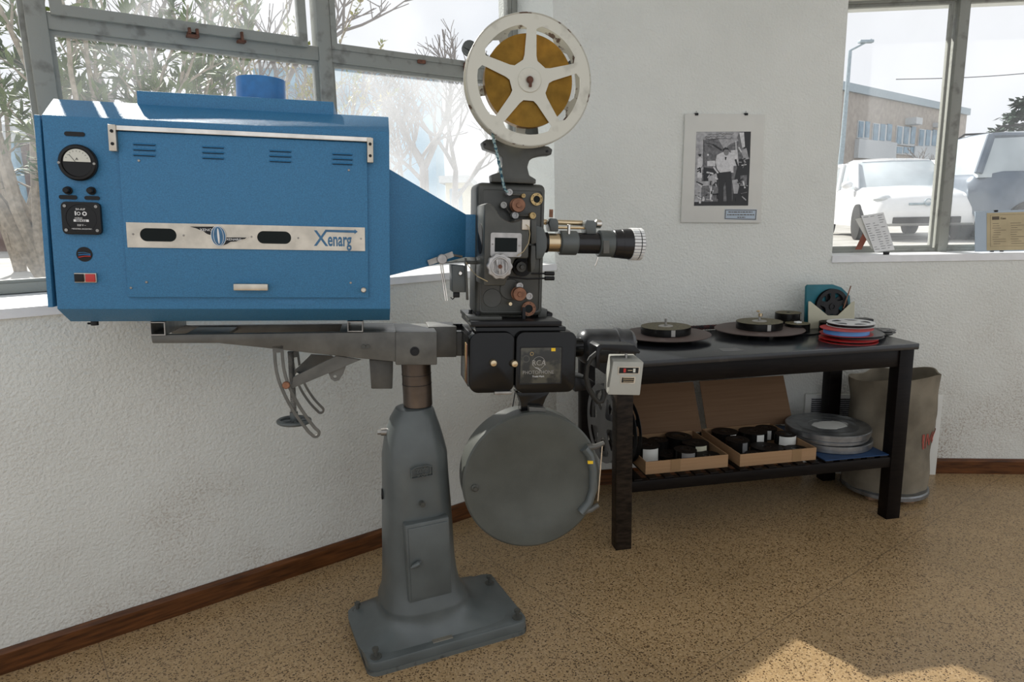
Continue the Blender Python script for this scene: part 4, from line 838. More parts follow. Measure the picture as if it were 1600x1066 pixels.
def armp(x0, y0, x1, y1, w0_, w1_, nn_=KN):
    a = Vector(H(x0, y0, nn_)); b = Vector(H(x1, y1, nn_)); d = (b-a).normalized(); q = Vector((-d.y, d.x)); e = [b+q*w1_*math.cos(t)+d*w1_*math.sin(t) for t in [PI*k/8 for k in range(9)]]
    return [tuple(a-q*w0_), tuple(a+q*w0_)][::-1]+[tuple(v) for v in e[::1]][::1]
m.prism(armp(824, 133, 733, 76, .024, .020), KN-.012, KN+.008, 'n', .002); m.prism(armp(824, 133, 905, 95, .022, .0165), KN-.012, KN+.008, 'n', .002); m.cyl((ru_, KN, H(824, 130, KN)[1]), 'n', .032, -.016, .03, 28, .004)
m.build('spider_arm', M['gp'], BRK)
m = MB(HF); m.cyl((ru_, 0, rw_), 'n', .006, -.178, KN, 14, .001); m.build('spindle', M['rust'], BRK)
m = MB(HF); m.box(ru_-.004, ru_+.005, -.178, -.172, rw_-.022, rw_+.002, .002); m.cyl((ru_, 0, rw_), 'n', .010, -.174, -.168, 16, .001); m.build('spindle_catch', M['rust'], BRK)
# ================================================================ FEED REEL (a thing of its own: it lifts off the spindle)
RE = thing('film_reel', HF.P(ru_, -.14, rw_-.19), 'cream five-spoked film reel with amber film on top of the projector', 'film reel')
Rr = .1885
def flange(n, th, name, m_, rot=0, parent=RE, c=(ru_, rw_), R_=Rr, fr=HF, ax='n', hub=.056, rim=.156, sw=.014, ns=5, sub=7):
    holes = []
    for k in range(ns):
        a0_ = 2*PI*k/ns+rot; a1_ = a0_+2*PI/ns; hp_ = []
        def offp(r, a, s_):  # point at radius r, shifted sideways off a spoke by half its width
            w_s = s_*(sw*(1+.9*(rim-r)/rim*.6)); return (c[0]+r*math.cos(a)-w_s*math.sin(a), c[1]+r*math.sin(a)+w_s*math.cos(a))
        da = math.asin(sw*1.1/rim)
        inner = [offp(hub, a0_, 1.15), offp(hub*1.25, a0_, 1)]
        outer = [(c[0]+rim*math.cos(t), c[1]+rim*math.sin(t)) for t in [a0_+da+.10+(a1_-a0_-2*da-.2)*i/sub for i in range(sub+1)]]
        pre = [offp(rim*.93, a0_, 1)]; post = [offp(rim*.93, a1_, -1)]
        mid = (a0_+a1_)/2
        holes.append(inner+pre+outer+post+[offp(hub*1.25, a1_, -1), offp(hub, a1_, -1.15)])
    mb = MB(fr); k_ = 72
    mb.prism(circ(c[0], c[1], R_, k_), n-th/2, n+th/2, ax, holes=holes); return mb.build(name, m_, parent)
ro_ = R(90)-.02
flange(-.163, .0022, 'front_flange', M['reel'], ro_); flange(-.117, .0022, 'rear_flange', M['reelrim'], ro_+.55)
for n in (-.163, -.117):
    m = MB(HF); m.lathe((ru_, 0, rw_), 'n', [(Rr+.0025*math.cos(2*PI*i/8), n+.0025*math.sin(2*PI*i/8)) for i in range(9)], 96); m.build('rolled_rim', M['reelrim'], RE, 'chipped rim of the flange')
m = MB(HF); m.lathe((ru_, 0, rw_), 'n', [(.036, -.164), (.034, -.168), (.014, -.168), (.010, -.166), (.010, -.116), (.03, -.116), (.03, -.164)], 40); m.build('hub', M['reel'], RE)
m = MB(HF); m.ring((ru_, 0, rw_), 'n', .032, .1335, -.1555, -.1235, 96); m.build('wound_film', M['film'], RE)
pw = [(769, 205), (771, 218), (775, 235), (779, 255), (783, 275), (786, 290), (788, 297), (792, 301)]
m = MB(HF)
for ph in (0, PI):
    pts = []
    for i in range(len(pw)*4-3):
        t = i/4; k = min(int(t), len(pw)-2); x = pw[k][0]+(pw[k+1][0]-pw[k][0])*(t-k); y = pw[k][1]+(pw[k+1][1]-pw[k][1])*(t-k); u, w_ = H(x, y, -.14+.03*t/8)
        pts.append((u+.0022*math.cos(i*1.3+ph), -.14+.012*t/7+.0022*math.sin(i*1.3+ph), w_))
    m.tube(pts, .0030, 7)
tag(m.build('threading_cord', M['cord']), 'blue and white braided cord hanging from the feed reel to the head', 'cord')
# ================================================================ THE BENCH
HT = .82
BE = thing('bench', TF.P(.65, .28, 0), 'long black painted wooden bench with a slatted lower shelf against the wall', 'bench')
m = MB(TF); m.prism([(-.03, -.02), (1.345, -.02), (1.355, -.01), (1.355, .530), (-.03, .600)], HT-.026, HT, 'w', .004); TOP = m.build('bench_top', M['wbt'], BE)
m = MB(TF); m.box(.04, 1.29, .006, .030, .716, HT-.026, .002); m.build('apron', M['wb'], BE)
m = MB(TF); m.box(.04, 1.28, .485, .505, .716, HT-.026, .002); m.box(.0, .02, .04, .54, .716, HT-.026); m.box(1.31, 1.33, .04, .52, .716, HT-.026); m.build('apron', M['wb'], BE)
for i, (u, n) in enumerate(((-.022, 0), (1.272, 0), (-.02, .515), (1.275, .465))):
    m = MB(TF); m.box(u, u+.070, n, n+.06, 0, HT-.026, .003); m.build('leg', M['wbw'] if i == 0 else M['wb'], BE)
for n in (.004, .50):
    m = MB(TF); m.box(.045, 1.28, n, n+.035, .252, .300, .002); m.build('shelf_rail', M['wb'], BE)
for k in range(18):
    u = .06+k*.0685; m = MB(TF); m.box(u, u+.038, .010, .535, .296, .306, .001); m.build('shelf_slat', M['wb'], BE)
for x in (1132, 1150, 1172, 1190):
    pass
m = MB(TF); m.box(.95, 1.268, .012, .50, .3065, .3105); tag(m.build('blue_board', M['bluep']), 'blue board lying on the bench shelf under the film cans', 'board')
def rollat(px, py, w_): return TF.flat(px, py, w_)
def disc_roll(name, u, n, w0, r, h, hole, label, cat='film roll', grp=None, side='filmb', topm='filmtop', tape=None, tilt=(0, 0), core=True, tapew=.5):
    o = thing(name, TF.P(u, n, w0), label, cat, grp); ax = Vector((tilt[0], tilt[1], 1)).normalized(); c = (u, n, w0)
    m = MB(TF); m.lathe(c, ax, [(hole, .001), (r-.001, .0), (r, .001), (r, h-.001), (r-.001, h-.0006)], 44); m.build('wound_film', M[side], o)
    m = MB(TF); m.lathe(c, ax, [(hole, h-.0015), (r-.0008, h-.0015), (r-.0008, h), (hole, h), (hole, h-.0015)], 44); m.build('film_edge', M[topm], o)
    if core: m = MB(TF); m.lathe(c, ax, [(hole+.002, .001), (hole+.002, h+.001), (hole-.003, h+.001), (hole-.003, .001), (hole+.002, .001)], 28); m.build('core', M['black'], o)
    if tape:
        aa = tape[1]; hw = tape[2]/2; k = 8; m = MB(TF); A_, e1, e2 = m._basis(ax); vs = []
        for i in range(k+1):
            t = PI+(aa-4.712)-hw+2*hw*i/k
            for hh in (h*.08, h*.95): vs.append(Vector(c)+A_*hh+e1*((r+.0015)*math.cos(t))+e2*((r+.0015)*math.sin(t)))
        vs2 = [v+(v-Vector(c)).normalized()*.0006 for v in vs]; K = len(vs)
        fs = [(2*i, 2*i+2, 2*i+3, 2*i+1) for i in range(k)]+[(K+2*i, K+2*i+1, K+2*i+3, K+2*i+2) for i in range(k)]+[(0, 1, K+1, K), (2*k, 2*k+1, K+2*k+1, K+2*k)]+[(2*i, 2*i+2, K+2*i+2, K+2*i) for i in range(k)]+[(2*i+1, 2*i+3, K+2*i+3, K+2*i+1) for i in range(k)]
        m.add(vs+vs2, fs); m.build('paper_label', M[tape[0]], o, 'pale label on the rim')
    return o
# rewind plates with their rolls
def rewind(px, py, rpx, rollr, lab, lab2, hh, spin):
    wz = HT+.030; u, n = rollat(px, py, wz); ue, ne = rollat(px+rpx, py-3, wz); r = .205
    o = thing('rewind_plate', TF.P(u, n, HT), lab, 'rewind plate', 'rewind plates on the bench'); m = MB(TF)
    m.lathe((u, n, 0), 'w', [(0, wz-.006), (r-.002, wz-.005), (r, wz-.003), (r, wz-.001), (r-.002, wz), (0, wz)], 80); m.build('disc', M['plate'], o)
    m = MB(TF); m.cyl((u, n, 0), 'w', .05, HT, wz-.006, 28, .002); m.build('hub', M['blackm'], o)
    m = MB(TF); m.cyl((u, n, 0), 'w', .0055, wz, wz+hh+.035, 14, .001); m.build('spindle', M['steelc'], o)
    if spin: m = MB(TF); m.ball((u-.008, n, wz+hh+.048), .009, 12, .6); m.cyl((u+.004, n, 0), 'w', .010, wz+hh+.022, wz+hh+.038, 12, .002); m.build('wing_nut', M['gold'], o)
    q = disc_roll('film_roll', u, n, wz+.0008, rollr, hh, .012, lab2, 'film roll', 'film rolls on the rewind plates', side='filmb', topm='filmtop', core=False, tape=('steelc', 4.6, .16))
    m = MB(TF); m.lathe((u, n, wz), 'w', [(.009, hh+.0005), (.034, hh+.0008), (.032, hh+.003), (.009, hh+.004), (.009, hh+.0005)], 28); m.build('clamp_washer', M['alum'], q)
rewind(1040, 521, 72, .114, 'brown metal rewind disc at the left end of the bench beside the projector', 'wide amber edged film roll lying on the left rewind disc', .034, False)
rewind(1186, 513, 75, .106, 'brown metal rewind disc at the middle of the bench with a brass wing nut', 'wide film roll lying on the middle rewind disc under the brass nut', .034, True)
m = MB(TF)
for ph in (0, PI/2, PI, 1.5*PI): m.tube([(.24+i*.0085, .578+.005*math.cos(i*.9+ph), HT+.012+.007*math.sin(i*.9+ph)) for i in range(84)], .0055, 6)
tag(m.build('braided_cord', M['beltr']), 'dark red braided cord lying along the back edge of the bench', 'cord')
m = MB(TF); p = [TF.flat(x, y, HT+.0005) for x, y in ((1122, 545), (1150, 544), (1164, 548), (1130, 549.5))]; m.prism(p, HT+.0002, HT+.0012, 'w'); tag(m.build('clear_sheet', M['grr']), 'small clear plastic slip on the bench top between the rewind discs', 'plastic sheet')
# rolls behind
n = .500; u = TF.at(1231, 500, n)[0]
def lathe_thing(name, u, n, w0, prof, mt, label, cat, grp=None):
    m = MB(TF); m.lathe((u, n, w0), 'w', prof, 40); return tag(m.build(name, M[mt]), label, cat, grp)
lathe_thing('black_disc', u, n, HT, [(0, 0), (.070, 0), (.072, .002), (.072, .005), (0, .006)], 'blackm', 'black disc under the two stacked film rolls at the back of the bench', 'disc')
disc_roll('film_roll', u, n, HT+.0065, .062, .036, .010, 'lower of the two film rolls stacked at the back of the bench', 'film roll', 'stacked film rolls')
disc_roll('film_roll', u, n, HT+.0435, .062, .036, .010, 'upper of the two stacked film rolls, with a clear strip hanging down its side', 'film roll', 'stacked film rolls', tape=('steelc', 5.3, .2))
n = .385; u = TF.at(1246, 506, n)[0]
lathe_thing('black_disc', u+.012, n-.005, HT, [(0, 0), (.084, 0), (.086, .002), (.086, .005), (0, .006)], 'blackm', 'wide black disc under the single film roll with white tape', 'disc')
q = disc_roll('film_roll', u, n, HT+.0065, .057, .038, .010, 'single film roll with white tape on its hub, in front of the stacked rolls', 'film roll')
m = MB(TF); m.box(u-.012, u+.016, n-.012, n+.012, HT+.045, HT+.052, .001); m.build('white_tape', M['lett'], q)
m = MB(TF); m.box(1.06, 1.12, .40, .45, HT, HT+.012, .003)
# teal folder, cream envelope, black reel, pencil
NE = .455
g = lambda pts, n: [TF.at(x, y, n) for x, y in pts]
m = MB(TF); p = g([(1257, 504), (1258.5, 448), (1261, 445), (1300, 444.5), (1313, 449), (1326, 462), (1328, 502)], NE+.04); m.prism([(x, max(y, HT)) for x, y in p], NE+.03, NE+.045, 'n', .001); tag(m.build('teal_folder', M['teal']), 'teal card box standing behind the black reel on the bench', 'folder')
m = MB(TF); p = g([(1263, 509), (1263, 471), (1266, 471), (1293, 493), (1309, 493), (1331, 472), (1335, 471), (1334.5, 506)], NE); zb = HT; p = [(x, zb if i in (0, 7) else y) for i, (x, y) in enumerate(p)]; m.prism(p, NE-.002, NE+.001, 'n')
m.prism([(p[0][0], zb), (p[7][0], zb), (p[7][0], zb+.008), (p[0][0], zb+.008)], NE+.001, NE+.022, 'n'); tag(m.build('cream_envelope', M['cream']), 'cream card envelope with a deep notch holding the upright black reel', 'envelope')
cu_, cw_ = TF.at(1299.5, 479, NE+.012); cw_ = max(cw_, HT+.112-.012)
RB = thing('black_film_reel', TF.P(cu_, NE+.012, HT+.02), 'black spoked film reel standing upright in the cream envelope', 'film reel')
flange(NE+.008, .002, 'flange', M['blackm'], R(90), RB, (cu_, cw_), .088, TF, 'n', .036, .070, .011, 5, 5); flange(NE+.022, .002, 'flange', M['blackm'], R(110), RB, (cu_, cw_), .088, TF, 'n', .036, .070, .011, 5, 5)
m = MB(TF); m.cyl((cu_, 0, cw_), 'n', .034, NE+.008, NE+.022, 32); m.ring((cu_, 0, cw_), 'n', .011, .017, NE+.003, NE+.008, 24); m.build('hub', M['blackm'], RB)
a = TF.at(1331, 447, NE-.002); b = TF.at(1318, 482, NE-.004); m = MB(TF); m.tube([(a[0], NE+.005, a[1]), (b[0], NE-.003, b[1])], .0028, 8); tag(m.build('pencil', M['copper']), 'thin reddish pencil propped against the upright black reel', 'pencil')
n = .375; u = TF.at(1300, 500, n)[0]
disc_roll('film_roll', u, n, HT, .058, .044, .030, 'black film roll with a wide open centre between envelope and white reel', 'film roll', topm='filmd')
# stack of coloured reels
def reelstack(px, py, wz, r, mt, name, label, film=None, hgt=.018, holes=True, fr=.8):
    u, n = rollat(px, py, wz); o = thing(name, TF.P(u, n, wz), label, 'film reel', 'coloured reels stacked on the bench')
    for z in (wz+.001, wz+hgt-.001):
        if holes: flange(z, .0018, 'flange', M[mt], .3, o, (u, n), r, TF, 'w', r*.38, r*.80, r*.13, 5, 5)
        else: m = MB(TF); m.lathe((u, n, z), 'w', [(0, -.001), (r, -.001), (r, .001), (0, .001)], 56); m.build('flange', M[mt], o)
    m = MB(TF); m.lathe((u, n, wz), 'w', [(.012, .001), (r*.36, .001), (r*.36, hgt-.001), (.012, hgt-.001), (.012, .001)], 30); m.build('hub', M[mt], o)
    if film: m = MB(TF); m.lathe((u, n, wz), 'w', [(r*.37, .0022), (r*fr, .0022), (r*fr, hgt-.0022), (r*.37, hgt-.0022), (r*.37, .0022)], 48); m.build('wound_film', M[film], o)
reelstack(1325, 532, HT, .122, 'redr', 'film_reel', 'lowest red plastic reel of the coloured stack at the right of the bench', 'filmb', .014, False)
reelstack(1336, 524, HT+.015, .118, 'grr', 'film_reel', 'grey reel between the two red reels of the stack', 'filmb', .014, False, .95)
reelstack(1322, 521, HT+.030, .110, 'redr', 'film_reel', 'upper red reel holding blue leader film', 'bfilm', .026, False, .86)
reelstack(1329, 508.5, HT+.057, .101, 'whr', 'film_reel', 'white spoked reel on top of the coloured stack', 'filmb', .016, True, .96)
reelstack(1367, 521, HT, .075, 'blackm', 'film_reel', 'small black reel lying behind the coloured stack near the bench corner', 'filmd', .016, True, .7)
reelstack(1381, 519, HT+.0165, .050, 'grr', 'film_reel', 'little grey reel on the small black reel at the far end of the bench', 'filmb', .012, True, .7)
u, n = rollat(1345, 507, HT); m = MB(TF); m.box(u-.05, u+.05, n-.03, n+.03, HT, HT+.03, .004); tag(m.build('black_case', M['blackm']), 'flat black case at the back of the bench behind the white reel', 'case')
# ---- below: cardboard boxes full of rolls
SH = .3065
def cbox(u0, u1, n0, n1, hgt, lidpx, label, ld):
    o = thing('cardboard_box', TF.P((u0+u1)/2, (n0+n1)/2, SH), label, 'box', 'open cardboard boxes of film rolls'); t = .004
    m = MB(TF); m.prism([(u0, n0), (u1, n0), (u1, n1), (u0, n1)], SH+.003, SH+hgt, 'w', holes=[[(u0+t, n0+t), (u1-t, n0+t), (u1-t, n1-t), (u0+t, n1-t)]]); m.box(u0, u1, n0, n1, SH, SH+.004); m.build('tray', M['card'], o)
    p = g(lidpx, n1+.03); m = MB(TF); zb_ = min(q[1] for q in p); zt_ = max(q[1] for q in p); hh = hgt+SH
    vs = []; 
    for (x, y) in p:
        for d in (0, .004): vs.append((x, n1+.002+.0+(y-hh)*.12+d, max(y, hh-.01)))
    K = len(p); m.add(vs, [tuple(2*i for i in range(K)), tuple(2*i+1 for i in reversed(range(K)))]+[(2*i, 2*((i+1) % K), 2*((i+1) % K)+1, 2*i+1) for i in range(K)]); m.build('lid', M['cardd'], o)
    m = MB(TF); um = u0+(u1-u0)*ld; m.box(um, um+.045, n0-.0012, n0+.001, SH+.004, SH+hgt+.001); m.box(um, um+.045, n0, n0+.004, SH+hgt, SH+hgt+.001); m.build('tape_strip', M['tape'], o)
    return o
L0 = (.126, .505, .052, .40); R0 = (.555, .922, .040, .41)
cbox(*L0, .056, [(975, 602), (1083, 597), (1092, 675), (975, 680)], 'left open cardboard box of film rolls on the bench shelf', .3)
cbox(*R0, .056, [(1093, 596), (1224, 587), (1233, 664), (1100, 676)], 'right open cardboard box of film rolls on the bench shelf', .68)
def inrolls(spec, where, grp):
    bx = L0 if 'left' in where else R0; pp = []
    for q in spec: pp.append(list(rollat(q[0], q[1], SH+q[2]+q[4])))
    for it in range(200):
        for i, a in enumerate(spec):
            for j, b in enumerate(spec):
                if j <= i or a[2]+a[4] < b[2] or b[2]+b[4] < a[2]: continue
                d = Vector((pp[j][0]-pp[i][0], pp[j][1]-pp[i][1])); mn = a[3]+b[3]+.001
                if 1e-6 < d.length < mn:
                    d = d.normalized()*(mn-d.length)*.5
                    pp[i][0] -= d.x; pp[i][1] -= d.y; pp[j][0] += d.x; pp[j][1] += d.y
            pp[i][0] = min(max(pp[i][0], bx[0]+a[3]+.008), bx[1]-a[3]-.008); pp[i][1] = min(max(pp[i][1], bx[2]+a[3]+.008), bx[3]-a[3]-.008)
    for (px, py, wz, r, h, hole, tp, ti, lab), (u, n) in zip(spec, pp):
        q = disc_roll('film_roll', u, n, SH+wz, r, h, hole, lab+' '+where, 'film roll', grp, topm='filmd', tape=tp, tilt=ti)
W_ = 'in the left cardboard box'
inrolls([
 (1002, 685, .006, .058, .05, .022, None, (0, 0), 'plain black roll at the back left corner'),
 (1065, 678, .006, .062, .055, .034, None, (.05, 0), 'large open centred roll at the back'),
 (1040, 686, .006, .048, .05, .018, None, (0, .05), 'small centred roll at the middle'),
 (1090, 688, .006, .060, .052, .016, ('cream', 4.75, .9), (0, .04), 'roll with a buff label at the right side'),
 (1016, 697, .006, .055, .075, .020, ('paper', 4.65, 1.3), (0, .0), 'tall roll with a white label at the front left'),
 (1063, 699, .024, .050, .052, .020, ('grr', 4.6, 1.2), (.03, 0), 'upper roll with a grey label at the centre front'),
 (1040, 716, .006, .055, .018, .014, None, (0, 0), 'thin roll lying at the front'),
 (1101, 706, .006, .058, .030, .014, None, (-.05, 0), 'low roll at the front right corner')], W_, 'film rolls in the left box')
W_ = 'in the right cardboard box'
inrolls([
 (1135, 674, .006, .062, .055, .020, ('paper', 4.9, .5), (0, .03), 'large roll with white tape at the back left'),
 (1182, 671, .006, .066, .060, .020, ('paper', 4.75, .55), (0, .02), 'large roll with a white square label at the back centre'),
 (1217, 665, .006, .050, .050, .020, ('paper', 4.4, .5), (0, .02), 'small roll with a white slip at the back right'),
 (1158, 688, .022, .052, .052, .026, ('grr', 4.9, .5), (0, 0), 'raised roll with worn grey edge at the left'),
 (1232, 679, .028, .046, .046, .027, ('paper', 4.7, 2.2), (0, 0), 'raised roll wrapped in a white band at the right'),
 (1208, 697, .006, .072, .030, .018, None, (.04, .03), 'wide tilted roll at the centre front'),
 (1174, 706, .006, .040, .028, .014, None, (0, 0), 'small low roll at the front left'),
 (1254, 700, .006, .052, .030, .020, ('cream', 3.6, .4), (0, 0), 'roll with a cream tab at the right front')], W_, 'film rolls in the right box')
# ---- film cans
def can(u, n, w0, r, h, label, lid):
    o = thing('film_can', TF.P(u, n, w0), label, 'film can', 'round film cans stacked on the bench shelf')
    m = MB(TF); m.lathe((u, n, w0), 'w', [(0, 0), (r-.003, 0), (r, .003), (r, h*.5), (r+.002, h*.5+.001), (r+.002, h-.003), (r-.001, h), (r-.010, h-.0015), (r-.014, h-.003), (r*.75, h-.003), (r*.73, h-.001), (r*.70, h-.001), (r*.68, h-.003), (r*.5, h-.003), (r*.48, h-.001), (r*.455, h-.001), (r*.44, h-.003), (0, h-.003)], 80); m.build('shell', M['can'], o)
    if lid:
        random.seed(5); m = MB(TF); m.prism([(u+.01+(.085+.008*random.random())*math.cos(a), n-.005+(.050+.012*random.random())*math.sin(a)) for a in [2*PI*i/26 for i in range(26)]], w0+h-.003, w0+h-.0014, 'w'); m.build('torn_label', M['paper'], o)
u, n = rollat(1326, 676, .39); u = 1.115; n = .240
can(u+.006, n-.012, .311, .183, .034, 'lowest of the stacked round tin film cans on the blue board', False)
can(u-.004, n+.0, .3455, .183, .018, 'thin middle film can of the stack on the shelf', False)
can(u, n, .364, .188, .030, 'top film can with a torn white label on its lid', True)
# ---- big reels leaning at the left end of the shelf
def upright_reel(u, n, w0, r, mt, label, tilt):
    o = thing('large_film_reel', TF.P(u, n, w0), label, 'film reel', 'large reels standing at the left end of the shelf')
    fr = Fr(TF.P(u, n, w0), 79.447-tilt*0, 0); 
    for k, d in enumerate((0, .022)):
        flange(d, .002, 'flange', M[mt], .2+k*.3, o, (0, r), r, Fr(TF.P(u, n, w0), 79.447+90-tilt), 'n', r*.3, r*.84, r*.09, 6, 5)
    m = MB(Fr(TF.P(u, n, w0), 79.447+90-tilt)); m.cyl((0, 0, r), 'n', r*.3, 0, .022, 28); m.build('hub', M[mt], o)
upright_reel(.0, .262, .302, .178, 'grr', 'large grey reel standing on edge at the left end of the shelf, nearer the pedestal', 4)
upright_reel(.082, .23, .3065, .150, 'blackm', 'dark reel standing on edge beside the left cardboard box', 6)
# ---- sack
SK = Vector((1.860, 3.262, 0)); 
SKT = thing('canvas_sack', SK, 'tall grimy canvas sack with faded red stencil standing behind the right end of the bench', 'sack')
def sackr(a, z):
    t = z/.60; r = .188-.006*math.sin(t*3)+.012*math.sin(2*a+1.2)*t+.006*math.sin(5*a+6*t)*(.3+t)+.004*math.sin(9*a-9*t+2)+.006*math.sin(14*t+2*a)
    return r+(.012 if z < .03 else 0)
def sackpt(a, z, d=0):
    t = z/.6; r = sackr(a, z)+d; return Vector((SK.x+.012*t+r*math.cos(a)*1.02, SK.y+r*math.sin(a)*.93, z))
rings = []
K = 72
for j in range(25): z = .045+.555*j/24; rings.append([sackpt(2*PI*i/K, z)+Vector((0, 0, (.018*math.sin(2*PI*i/K+2.2)+.006*math.sin(10*PI*i/K))*(j/24)**3)) for i in range(K)])
for j in range(12): z = .598-.42*j/11; rings.append([sackpt(2*PI*i/K, z, -.006)+Vector((0, 0, (.018*math.sin(2*PI*i/K+2.2)+.006*math.sin(10*PI*i/K))*max(0, 1-j/5))) for i in range(K)])
m = MB(); m.loft([[tuple(p) for p in r] for r in rings]); m.build('canvas_body', M['canvas'], SKT)
m = MB(); m.lathe((SK.x, SK.y, 0), 'w', [(0, .02), (.200, .02), (.206, .024), (.206, .040), (.200, .046), (0, .048)], 64, sy=.95); m.build('base_disc', M['can'], SKT)
for a in (3.9, 4.95, 1.2, 2.4): m = MB(); m.box(SK.x+.15*math.cos(a)-.028, SK.x+.15*math.cos(a)+.028, SK.y+.15*math.sin(a)-.02, SK.y+.15*math.sin(a)+.02, 0, .021, .002); m.build('wooden_foot', M['woodb'], SKT)
cu = bpy.data.curves.new('t', 'FONT'); cu.body = 'INC'; cu.size = .11; cu.resolution_u = 4; cu.offset = .002; cu.extrude = .0005
o_ = bpy.data.objects.new('t', cu); me = bpy.data.meshes.new_from_object(o_); bpy.data.objects.remove(o_)
b2 = bmesh.new(); b2.from_mesh(me); bmesh.ops.triangulate(b2, faces=b2.faces); bmesh.ops.subdivide_edges(b2, edges=b2.edges, cuts=1); m = MB(); vs = []
for v in b2.verts: b2.verts.ensure_lookup_table(); vs.append(sackpt(-1.12+v.co.x/.19, .265+v.co.y*.9, .002+v.co.z))
b2.verts.index_update(); m.add([tuple(v) for v in vs], [tuple(v.index for v in f.verts) for f in b2.faces]); m.build('stencil', M['stencil'], SKT)
# ---- framed lined print behind the sack
m = MB(RF); p = [RF.at(x, y, -.03) for x, y in ((1257, 616), (1474, 617), (1476, 735), (1252, 735))]; LP = thing('framed_print', RF.P(.3, -.03, 0), 'wide pale frame with a black lined print leaning on the wall behind the sack', 'framed print')
fx0, fx1, fz1 = -.10, RF.at(1473, 617, -.03)[0], RF.at(1300, 616, -.03)[1]
m.box(fx0, fx1, -.036, -.022, .0, fz1, .001); m.build('mount', M['mount'], LP)
m = MB(RF); m.box(fx0+.03, fx1-.06, -.0375, -.0355, .05, fz1-.02); m.build('print', M['ph_l'], LP)
m = MB(RF)
for k in range(34): z = .06+k*(fz1-.09)/33; m.box(fx0+.032, fx1-.062, -.0385, -.037, z, z+.0045)
m.build('printed_lines', M['black'], LP)

# ================================================================ ON THE WALL
g = lambda pts, n: [PF.at(x, y, n) for x, y in pts]
PP = thing('mounted_photograph', PF.P(.84, -.01, 1.34), 'black and white photograph of a standing man, on a pale mount on the wall', 'photograph')
m = MB(PF); m.prism(g([(1070.6, 177.8), (1194.4, 178.8), (1188.6, 348.2), (1064, 347.4)], -.012), -.014, -.002, 'n', .0006); m.build('mount_board', M['mount'], PP)
def zp(pts, n=-.015): return g([(1050+x*.18757, 160+y*.18757) for x, y in pts], n)
def ph(pts, mt, k, nm): m = MB(PF); m.prism(zp(pts, -.0145-k*.0003), -.0145-k*.0003, -.0138-k*.0003, 'n'); m.build(nm, M[mt], PH if nm != 'print' else PP); return m
m = MB(PF); m.prism(zp([(204, 246), (658, 243), (634, 860), (183, 862)]), -.01445, -.0138, 'n'); PH = m.build('print', M['ph_m'], PP, 'black and white print')
ph([(204, 248), (560, 246), (540, 300), (450, 330), (430, 380), (380, 300), (262, 315), (262, 560), (196, 560)], 'ph_l', 1, 'ceiling_area')
ph([(560, 246), (657, 245), (650, 470), (600, 400), (575, 300)], 'ph_d', 1, 'dark_corner'); ph([(192, 560), (250, 560), (240, 830), (184, 850)], 'ph_l', 1, 'wall_area')
ph([(560, 470), (650, 470), (634, 855), (500, 855), (520, 640)], 'ph_d', 1, 'dark_area'); ph([(183, 862), (634, 860), (636, 820), (185, 830)], 'ph_d', 2, 'floor_area')
ph([(425, 385), (432, 350), (470, 320), (545, 300), (552, 322), (490, 345), (460, 368), (458, 395)], 'ph_l', 3, 'duct'); ph([(560, 250), (600, 250), (608, 370), (585, 380)], 'ph_w', 3, 'pipe')
ph([(300+44*math.cos(2*PI*i/28), 435+50*math.sin(2*PI*i/28)) for i in range(28)], 'ph_m', 4, 'magazine'); ph([(300+8*math.cos(2*PI*i/12), 437+9*math.sin(2*PI*i/12)) for i in range(12)], 'ph_w', 5, 'magazine_hub')
ph([(214, 470), (232, 450), (252, 470), (250, 630), (212, 630)], 'ph_w', 4, 'gas_cylinder'); ph([(218, 430), (246, 430), (240, 452), (226, 452)], 'ph_d', 4, 'valve')
ph([(293, 488), (360, 486), (360, 532), (293, 532)], 'ph_w', 4, 'bright_panel'); ph([(490, 400), (545, 395), (556, 530), (500, 530)], 'ph_w', 4, 'lamp_cover')
ph([(570, 400), (620, 380), (640, 470), (600, 480)], 'ph_l', 5, 'machine_part'); ph([(262, 540), (400, 560), (380, 700), (262, 680)], 'ph_d', 3, 'machine_shadow'); ph([(215, 660), (340, 655), (340, 690), (220, 700)], 'ph_l', 5, 'bench_edge')
ph([(330, 350), (345, 345), (420, 395), (410, 405)], 'ph_d', 4, 'beam'); ph([(262, 310), (267, 310), (267, 540), (262, 540)], 'ph_d', 4, 'cable'); ph([(528, 320), (536, 320), (541, 470), (533, 470)], 'ph_w', 5, 'rod')
ph([(570, 610), (625, 605), (622, 690), (570, 695)], 'ph_m', 5, 'rack'); ph([(500, 650), (545, 640), (560, 700), (545, 760), (515, 760)], 'ph_l', 5, 'motor_cover')
ph([(300, 620), (370, 590), (380, 640), (310, 720)], 'ph_l', 5, 'machine_part'); ph([(320, 700), (334, 700), (326, 820), (312, 820)], 'ph_w', 5, 'leg_detail')
rq = random.Random(21)
for k in range(54):
    x = rq.choice([rq.uniform(255, 380), rq.uniform(505, 640), rq.uniform(195, 380)]); y = rq.uniform(540, 840) if x < 400 else rq.uniform(390, 840); a = rq.uniform(0, 3.1); l = rq.uniform(8, 34); h = rq.uniform(2.5, 8); ca, sa = math.cos(a), math.sin(a)
    x = min(max(x, 225), 600); y = min(y, 815)
    ph([(x-l*ca-h*sa, y-l*sa+h*ca), (x+l*ca-h*sa, y+l*sa+h*ca), (x+l*ca+h*sa, y+l*sa-h*ca), (x-l*ca+h*sa, y-l*sa-h*ca)], rq.choice(['ph_d', 'ph_d', 'ph_l', 'ph_w', 'ph_m']), 6, 'machine_detail')
